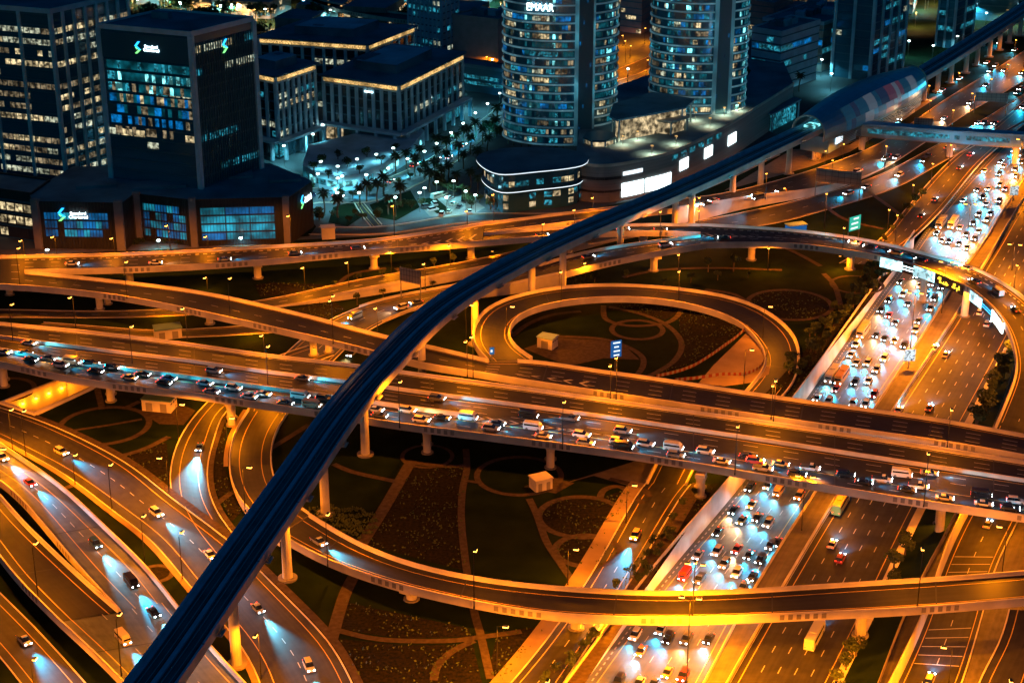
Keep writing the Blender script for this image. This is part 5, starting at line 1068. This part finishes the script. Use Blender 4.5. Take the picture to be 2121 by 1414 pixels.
# ---- metro station shell, footbridge
d0, d1 = MT.dist_at(1655,268), MT.dist_at(1882,165); root = empty('metro_station', MT.pt((d0+d1)/2, .5)-Vector((0,0,14)), 'shell-shaped metro station with a large colourful banner on its side', 'station')
NS = 26; NA = 18; SH = []
for i in range(NS+1):
    t = i/NS; d = d0+(d1-d0)*t; c = MT.pt(d, .5); u = MT.tangent(d); side = Vector((u.y, -u.x, 0)).normalized(); w = 7.5+4.0*math.sin(math.pi*min(1, t*1.0))**.8; hh = 6.5+4.6*math.sin(math.pi*(.08+.84*t))
    SH.append([c+side*(-math.cos(math.pi*(j/NA*1.24-.12)))*w+Z*(hh*math.sin(math.pi*(j/NA*1.24-.12))+(-1)) for j in range(NA+1)])
m = MB()
for i in range(NS):
    for j in range(NA):
        sh = 1.2*(.5-abs(i/NS-.5)); m.quad([SH[i][j], SH[i][j+1], SH[i+1][j+1], SH[i+1][j]], 'skin')
o = m.build('shell', root); md = o.modifiers.new('t', 'SOLIDIFY'); md.thickness = .5
for e in (0, NS):
    m = MB()
    for j in range(NA): m.tube(SH[e][j], SH[e][j+1], .45, .45, 'conc', 6, False)
    m.build('arch_rim', root)
M['ban1'] = emit('banner_blue', (.05,.22,.36), .10, base=(.05,.18,.3)); M['ban2'] = emit('banner_white', (.5,.55,.62), .10, base=(.5,.5,.55)); M['ban3'] = emit('banner_rose', (.5,.16,.22), .10, base=(.4,.12,.2)); M['ban4'] = emit('banner_dark', (.03,.05,.12), .3)
bk_ = ['ban1','ban1','ban4','ban1','ban1','ban2','ban2','ban1','ban4','ban4','ban3','ban3','ban2','ban3','ban1','ban1','ban2','ban2']
m = MB()
for i in range(4, 22):
    for j in range(12, 17):
        g = lambda a, b: SH[a][b]+(SH[a][b]-MT.pt(d0+(d1-d0)*a/NS, .5)).normalized()*.4
        m.quad([g(i,j), g(i,j+1), g(i+1,j+1), g(i+1,j)], bk_[(i-4+int((j-12)*.35)) % len(bk_)])
ban = m.build('banner', root)
q = SH[16][15]; u = MT.tangent(d0+(d1-d0)*16/NS); text('BEY', 3.0, q+Vector((u.y,-u.x,0))*1.4+Z*.5, u, 'ban2', ban)
m = MB()
for k in range(9):
    for i in range(3, NS-2):
        a, b = SH[i][17], SH[i+1][17]; a = a-Z*(k*.75); b = b-Z*(k*.75); m.quad([a, b, b-Z*.35, a-Z*.35], 'steel')
m.build('louvres', root)
q = MT.pt(d0+22, .5); u = MT.tangent(d0+22); m = MB(); m.box((q.x,q.y,7.5),(30,13,7),'skin',math.atan2(u.y,u.x)); m.build('concourse', root)
qq = q+Vector((u.y,-u.x,0))*6.7-u*4; m = MB(); m.box((qq.x,qq.y,8),(7,.3,3),'ledstrip',math.atan2(u.y,u.x)); m.build('lit_panel', root)
for s_ in (-10, 0, 10):
    p = q+u*s_; m = MB(); m.tube((p.x,p.y,0),(p.x,p.y,4.2),1.2,2.4,'conc',10); m.build('column', root)
m = MB()
for k in range(10):
    p = MT.pt(d0+1+k*2.2, .5)+Z*1.6; m.box((p.x,p.y,p.z),(1.2,5,1.0),'cyanb' if k < 3 else 'cyan1',math.atan2(u.y,u.x))
m.build('platform_lights', root)
FB = [at(1770,312), at(1975,328), at(2116,337), at(2300,348)]; root = empty('footbridge', FB[1], 'enclosed footbridge with a glowing cyan window strip crossing the highway from the station', 'footbridge')
for a, b in zip(FB, FB[1:]):
    d = (b-a); n = d.normalized().cross(Z); q = (a+b)/2-n*2.6; az = math.atan2(d.y,d.x); m = MB(); m.box((q.x,q.y,9.3),(d.length,5.2,5.0),'skin',az); m.box((q.x,q.y,6.5),(d.length,4.2,.7),'concd',az); m.build('body', root)
    m = MB(); m.box((q.x,q.y,12.1),(d.length,5.8,.7),'trackwall',az); m.build('roof', root)
def fbx(X):
    for p, q in zip(FB, FB[1:]):
        u, v = proj(p+Z*9)[0], proj(q+Z*9)[0]
        if u <= X <= v: return p+(q-p)*((X-u)/(v-u))
for x0, x1 in ((1797,1852),(1852,1910),(1910,1968),(1976,1988),(2000,2045),(2045,2092)):
    a, b = fbx(x0+.5), fbx(x1-.5); d = b-a; n = d.normalized().cross(Z); q = (a+b)/2+n*.08; m = MB(); m.box((q.x,q.y,9.4),(d.length,.2,1.9),'cyan1' if x0 < 2000 else 'cyan1',math.atan2(d.y,d.x)); wo = m.build('window', root)
    for k in range(int(d.length/2.2)): p = a+d.normalized()*(k*2.2+.5)+n*.22; mm = MB(); mm.box((p.x,p.y,9.4),(.14,.12,1.9),'spandrel',math.atan2(d.y,d.x)); mm.build('mullion', wo)
for X in (1790, 1973, 2110): p = fbx(X); m = MB(); m.tube((p.x,p.y+2.5,-6),(p.x,p.y+2.5,6.2),1.1,1.6,'conc',10); m.build('column', root)

# ---- billboards on the ring flyover
def dN(rd, X, lo=0, hi=10**6):
    i = min([i for i in range(rd.n) if lo <= i < hi], key=lambda i: abs(proj(rd.P(i,1,-1,-1))[0]-X)); return rd.D[i]
apex = max(range(RR.n), key=lambda i: proj(RR.N[i])[0])
def board(X0, X1, k, label, lines=None, lk='ledw', script=False):
    a_, b_ = dN(RR, X0, 0, apex), dN(RR, X1, 0, apex); a, b = RR.pt(a_, 1, .95), RR.pt(b_, 1, .95); root = empty('billboard', a, label, 'billboard', 'billboards along the ring flyover')
    K = max(2, int((b_-a_)/3)); m = MB(); seg = []
    for i in range(K):
        p, q = RR.pt(a_+(b_-a_)*i/K, 1, .95), RR.pt(a_+(b_-a_)*(i+1)/K, 1, .95); d = q-p; n = d.normalized().cross(Z); c_ = (p+q)/2; m.box((c_.x,c_.y,c_.z-1.0),(d.length+.03,.5,3.7),'black' if k == 'black' else k,math.atan2(d.y,d.x)); seg.append((c_, d, n))
    m.build('screen', root); m = MB()
    for c_, d, n in seg: q = c_; m.box((q.x,q.y,q.z+1.0),(d.length,.7,.25),'steel',math.atan2(d.y,d.x))
    m.build('frame', root)
    if lines or script:
        c_, d, n = seg[len(seg)//2]; m = MB(); r2 = random.Random(5)
        for c_, d, n in seg[0 if script else 0:]:
            nn = -n if n.dot(CP-c_) < 0 else n; az = math.atan2(d.y,d.x)
            if script:
                for k2 in range(3): q = c_+nn*.32+d*r2.uniform(-.35,.35); m.box((q.x,q.y,q.z-1.0+r2.uniform(-.8,.8)),(r2.uniform(.5,1.5),.08,.4),lk,az); m.box((q.x,q.y,q.z-1.0+r2.uniform(-.7,.7)),(.35,.081,r2.uniform(.6,1.3)),lk,az)
            else:
                for zz in lines: q = c_+nn*.32; m.box((q.x,q.y,q.z+zz),(d.length*r2.uniform(.6,.98),.08,.38),lk,az)
        m.build('lettering', root)
board(1821,1861,'ledc','glowing cyan-white skyline billboard at the left end of the ring flyover row')
board(1864,1897,'black','black billboard with two white text lines, second from the left on the ring', (-.4,-1.5))
board(1900,1937,'ledc','wide white billboard between the two black ones on the ring flyover')
board(1940,2001,'black','black billboard with large yellow script on the ring flyover', script=True, lk='ledy')
board(2004,2034,'ledc','white billboard just right of the yellow script billboard on the ring')
board(2037,2054,'black','small black billboard with cyan lines near the bend of the ring', (-.5,-1.4), 'ledb')
board(2057,2076,'ledw','narrow blazing white billboard at the bend of the ring flyover')

# ---- gantry signs
def gantry(px, py, z, w, h, ph, rz, k, label, legend=0, posts=2, cat='road sign', name='road_sign'):
    b = at(px, py, z); root = empty(name, b, label, cat, None, rz)
    def part(nm, f): m = MB(); f(m); return link(nm, m.mesh(nm), root)
    part('panel', lambda m: m.box((0,0,ph-h/2),(w,.2,h),k)); part('frame', lambda m: (m.box((0,.2,ph-h*.2),(w,.15,.15),'steel'), m.box((0,.2,ph-h*.8),(w,.15,.15),'steel')))
    for s in ([-1,1] if posts == 2 else [0]): part('post', lambda m: m.tube((s*w*.5,.4,0),(s*w*.5,.4,ph),.22,.18,'steel'))
    r2 = random.Random(int(px))
    for i in range(legend): part('legend', lambda m: m.box((r2.uniform(-.1,.1)*w,-.13,ph-h*(i+.5)/legend),(w*r2.uniform(.35,.7),.06,h/legend*.35),'signwhite'))
    if k == 'concd':
        for i in range(7): part('rib', lambda m: m.box((-w/2+w*(i+.5)/7,-.14,ph-h/2),(.12,.08,h),'black'))
        for i in range(3): part('rib', lambda m: m.box((0,-.16,ph-h*(i+.5)/3),(w,.08,.12),'black'))
gantry(1768,500,0,6,5.5,10,R(38),'signgreen','tall green direction sign behind the ring flyover', 3)
gantry(1275,770,0,3.6,5.5,10.5,R(22),'signblue','tall blue direction sign inside the loop beside the flyover lamps', 4, 1)
gantry(1733,412,.2,18,5.5,12,R(-22),'concd','grey back of a wide gantry sign above the approach road')
gantry(850,622,1,8,5,11.5,R(-30),'concd','grey back of a gantry sign above the ramp left of the metro')
gantry(2050,235,0,15,4.2,10,R(-8),'concd','grey back of a gantry sign at the top right')
gantry(1910,285,0,8,3.2,9,R(-10),'concd','small grey gantry sign beyond the footbridge')
gantry(1882,764,HZ+.3,3.6,4.0,6.8,R(6),'ledsign','bright white message sign on the highway median', 0, 1)
gantry(2098,418,HZ+3,3.6,4.0,6.8,R(6),'ledsign','bright white message sign on the median beyond the ring', 0, 1)
gantry(1019,748,9.5,1.4,2.2,4.5,R(10),'signblue','small blue sign where the loop ramp meets the flyover', 1, 1)

# ---- streets, palms, lights of the city
CS = Road('CS', [(560,420,575,450,.12),(647,386,655,416,.12),(735,392,748,424,.12),(820,362,850,390,.12),(880,335,915,355,.12),(930,300,965,318,.12),(985,258,1010,278,.12),(1040,215,1062,234,.12),(1080,170,1100,180,.12)])
CS2 = Road('CS2', [(660,470,640,485,.1),(800,470,800,485,.1),(900,452,905,468,.1),(1010,440,1015,456,.1),(1110,444,1115,456,.1),(1300,425,1310,436,.1),(1450,380,1460,392,.1),(1600,310,1615,320,.1)])
CS3 = Road('CS3', [(735,420,752,420,.16),(748,445,768,440,.16),(770,470,790,465,.16)])
CS4 = Road('CS4', [(1262,150,1262,172,.1),(1320,128,1330,150,.1),(1360,110,1372,128,.1),(1440,80,1450,95,.1)])
CS5 = Road('CS5', [(600,-20,610,-10,9),(680,6,675,16,9),(760,20,750,32,9),(850,32,845,46,9),(950,40,950,54,9)])
patch('city_paving', [(560,470),(640,440),(640,385),(870,300),(1045,200),(1060,320),(1010,400),(1190,440),(1200,455),(900,482),(560,500)], 'cityground', .02)
patch('city_paving', [(0,530),(560,508),(560,495),(0,518)], 'pave', .025)
patch('city_paving', [(500,330),(700,400),(880,320),(1040,210),(1040,120),(560,120)], 'cityground', .015)
patch('city_paving', [(-900,400),(500,330),(560,60),(1700,60),(1900,160),(1640,300),(1500,370),(1200,440),(500,500),(-900,560)], 'cityground', .008)
patch('station_forecourt', [(1500,395),(1640,310),(1760,300),(1880,225),(1960,190),(1860,255),(1760,315),(1680,345)], 'pave', .03)
patch('car_park', [(870,425),(900,400),(965,405),(1005,430),(960,455),(890,448)], 'concd', .03)
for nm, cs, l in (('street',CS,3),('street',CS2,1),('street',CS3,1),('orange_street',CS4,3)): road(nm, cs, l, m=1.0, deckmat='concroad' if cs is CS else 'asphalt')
flyover('flyover', CS5, 'far curving flyover with warm lights at the top left centre', 2, [], group='flyovers of the interchange', marks_fn=lambda mb: None)
for pts in ([(690,430),(730,418),(750,450),(720,470),(680,462)], [(765,425),(850,395),(870,430),(820,458),(780,450)], [(870,415),(900,408),(935,438),(905,443)], [(560,455),(630,440),(655,470),(640,490),(560,495)]):
    patch('lawn_island', pts, 'grass', .17)
# low shopping plaza with cyan shopfronts
PL = [at(*p) for p in ((628,372),(655,388),(700,398),(745,392),(790,372),(850,335),(880,300),(860,285),(760,300),(640,330))]
root = empty('plaza_building', PL[2], 'low white plaza building with cyan shopfronts and a roof terrace', 'building'); m = MB(); m.prism([(p.x,p.y) for p in PL], 0, 6.5, 'pier', 'roofb'); m.build('wall', root)
L = []
for a, b in zip(PL[:6], PL[1:7]): w, *_ = face_windows(a, b, 1, 5, 4, 5, .6, ('cyanb','cyan1','cyan1'), out=.1, runs=False); L += w
panes(root, L)
for i, (x, y) in enumerate([(650,355),(680,370),(720,345),(745,360),(790,340),(820,315),(700,330),(760,325),(665,340)]): tree(at(x, y, 6.5), 2.4, 4.2, f'small terrace tree on the plaza roof, {ORD[i]} in the scattered group', group='trees on the plaza roof')
def coolamps(where, lst, z=0, h=8, power=1.0, k='cool', col=(.22, .85, 1.0), withlight=True, frm='the left'):
    for n, (x, y) in enumerate(sorted(lst)):
        b = at(x, y, z); r = empty('street_lamp', b, f'small {"white" if k == "cool" else "warm"} street lamp {where}, {ordn(n)} from {frm}', 'street lamp', 'city street lamps')
        m = MB(); m.tube((0,0,0),(0,0,h),.12,.08,'steel',6); lp = link('pole', m.mesh('pole'), r); m = MB(); m.box((0,0,h+.2),(1.1,.9,.4),k); link('lamp_head', m.mesh('lamp_head'), lp)
        if withlight:
            lo = bpy.data.objects.new('lamp_light', light('SPOT', 9000*power, col, 150)); C.objects.link(lo); lo.parent = r; lo.location = (0, 0, h-.1)
coolamps('on the palm-lined street', [(660,400),(710,405),(760,402),(805,388),(845,368),(880,352),(905,335),(935,312),(960,292),(985,270),(1010,250),(1035,228),(700,440),(745,440),(820,450),(870,440)], power=.6)
coolamps('in the small car park', [(880,425),(905,412),(940,410),(965,432),(925,445),(985,440)], h=7, power=.7)
coolamps('on the plaza roof', [(665,350),(700,360),(740,345),(780,335),(815,322),(700,385)], z=6.5, h=3, power=.16)
coolamps('on the podium terrace', [(1290,300),(1320,290),(1345,275),(1380,262),(1290,270),(1440,250),(1470,262),(1500,240),(1530,230),(1400,300),(1350,320)], z=zt, h=3.5, power=.6, k='gold', col=(1,.72,.38))
coolamps('added between the office blocks', [(590,345),(650,320),(530,400),(670,300),(560,250),(650,215),(700,205),(560,160),(870,215),(900,200),(960,230),(1000,190),(940,160),(1020,160),(1300,180),(1330,200),(1600,215),(1720,190),(1880,120),(1930,130),(1980,110),(2040,60),(1700,160),(1540,60),(1700,40),(1830,60)], h=9, power=1.3, frm='the left')  # lamps added as ambient light around the towers
coolamps('along the foot of the podium building', [(100,540),(330,520),(500,515)], h=4, power=.5)
coolamps('below the tall left towers', [(560,445),(600,440),(640,425)], h=7, power=.8)
lamps('in the far orange street between the round towers', [(1300,170,145,0,*UPd),(1340,150,128,0,*UPd),(1295,130,85,0,*DN),(1335,90,60,0,*UPd),(1305,120,98,0,*UPd),(985,132,112,0,*DN),(1010,140,118,0,*DN),(1290,95,72,0,*DN)], 1.0)
pals = [(700,452),(805,445),(830,428),(890,398),(925,350),(950,335),(970,300),(1010,320),(1030,260),(672,440),(745,425),(760,418),(782,420),(795,405),(820,360),(842,352),(870,340),(905,345),(925,330),(905,325),(945,312),(960,300),(975,320),(990,350),(1005,365),(960,350),(930,375),(945,395),(900,370),(915,385),(880,372),(975,390),(990,405),(1010,415),(1000,380),(860,365),(1000,300),(1025,285),(985,285),(1015,110),(1560,195),(1590,205),(1620,200),(1655,190)]
for i, (x, y) in enumerate(sorted(pals)): palm(at(x, y), rg.uniform(7, 9.5), f'tall dark palm by the city street, {ordn(i)} palm from the left')
row([(560,470),(640,452),(660,450)], 9, 2.2, 3.5, 'of the shrubs behind the upper flyover', 'garden_bush', 'bush', 'shrubs behind the upper flyover', frm='the left', jit=4)
row([(680,445),(740,455),(800,440),(860,430)], 14, 2.2, 3.4, 'of the shrubs on the round lawn islands', 'garden_bush', 'bush', 'shrubs on the lawn islands', frm='the left', jit=7)
row([(280,505),(330,500),(388,508)], 9, 1.8, 2.2, 'of the hedge before the podium building', 'garden_bush', 'bush', 'hedge bushes before the podium building', frm='the left', jit=1)
row([(640,400),(700,415),(790,400),(860,372),(900,350)], 12, 1.8, 3.4, 'of the kerb trees along the palm street', grp='kerb trees', frm='the left', jit=3)
row([(1000,430),(940,400),(900,380)], 14, 2.6, 4.4, 'around the small car park', grp='trees around the car park', frm='the right', jit=5)
for n, (x, y) in enumerate([(885,430),(897,436),(905,410),(918,405),(930,412),(940,424),(952,430),(930,440),(915,445),(960,415),(972,440),(900,424)]):
    car(None, x, y, 'in the small car park beside the palm street', n, 'the left', 1, None, None, True, .5, .1, R(30+n*7), lit=False)
cars(CS, 'on the palm-lined city street', 'the far end', [(858,342),(905,330),(812,375),(700,405),(960,300),(930,325),(640,405)], 0, 0, 1, 1, True, 1.5)
# far background: trees, low houses and lights up to the top edge
bgc = random.Random(5)
for i in range(60):
    x, y = bgc.uniform(255, 860), bgc.uniform(8, 100)
    if 540 < x and y > 50: continue
    tree(at(x, y), bgc.uniform(6, 10), bgc.uniform(8, 13), 'dark leafy tree in the far park behind the bank tower', group='far park trees')
fw_ = ['pale', 'dim', 'brown', 'grey', 'sandy', 'dark']
k_ = 0
for (x, y, w, dp, h_) in [(560,40,60,30,10),(700,45,50,25,9),(640,70,40,25,8),(800,60,50,30,12),(900,30,40,30,14),(980,60,50,30,10),(1300,30,40,25,20),(1620,30,60,30,16),(1680,70,50,30,12),(1850,60,50,30,30),(1890,30,40,30,40),(560,10,60,25,10),(760,8,50,25,12),(440,30,40,20,8),(1000,15,60,30,16),(330,12,50,25,9),(840,5,40,20,10),(1760,20,60,30,22),(1650,5,70,30,20),(2060,15,60,30,14)]:
    c_ = at(x, y); a_ = c_-Vector((w*.5,-6,0)); b_ = c_+Vector((dp*.3,dp,0)); root = empty('low_building', c_, f'{fw_[k_ % 6]} low city building in the far background, {ordn(k_)} of the skyline group', 'building', 'far low buildings'); k_ += 1
    d_ = a_+b_-c_; m = MB(); m.prism([(p.x,p.y) for p in (a_,c_,b_,d_)], 0, h_, 'concd', 'roof'); m.build('wall', root)
    w1, *_ = face_windows(a_, c_, 1, h_-1, 4, 4, .6, ('warm1','warm2','shop','cyan1'), runs=False); w2, *_ = face_windows(c_, b_, 1, h_-1, 4, 4, .3, ('warm1','shop'), runs=False); panes(root, w1+w2, 14)
fl = []
for i in range(130):
    x = bgc.choice([bgc.uniform(520, 1040), bgc.uniform(255,560), bgc.uniform(1560, 2110)]); y = bgc.uniform(2, 60 if x > 540 else 45); fl.append((x, y))
coolamps('in the far background', fl[:80], h=9, k='gold', col=(1,.5,.15), power=5); coolamps('in the distant city', fl[80:], h=9, k='cool', power=3.5)

# low ground cover on the planting beds (uncountable)
gc = MB(); gr = random.Random(9)
for o in [o for o in bpy.data.objects if o.name.startswith('planting_bed')]:
    me = o.data
    for f in me.polygons:
        A_, B_, C_ = [me.vertices[i].co for i in f.vertices][:3]; n = min(900, int(f.area*.55))
        if len(f.vertices) != 3: continue
        for _ in range(n):
            u, v = gr.random(), gr.random()
            if u+v > 1: u, v = 1-u, 1-v
            p = A_+(B_-A_)*u+(C_-A_)*v
            if math.sin(p.x*.35+1.7*math.sin(p.y*.21))*math.sin(p.y*.4) < -.25: continue
            p = p+Vector((0,0,gr.uniform(.1,.5))); a = Vector((gr.gauss(0,1), gr.gauss(0,1), gr.gauss(0,.7))).normalized(); b = a.orthogonal().normalized()*gr.uniform(.12,.3); a = a*gr.uniform(.2,.45); gc.quad([p-a, p-b, p+a, p+b], 'leaf')
o = gc.build('ground_cover', None, 'stuff'); tag(o, 'low dark shrubs covering the planting beds between the ramps', 'ground cover')
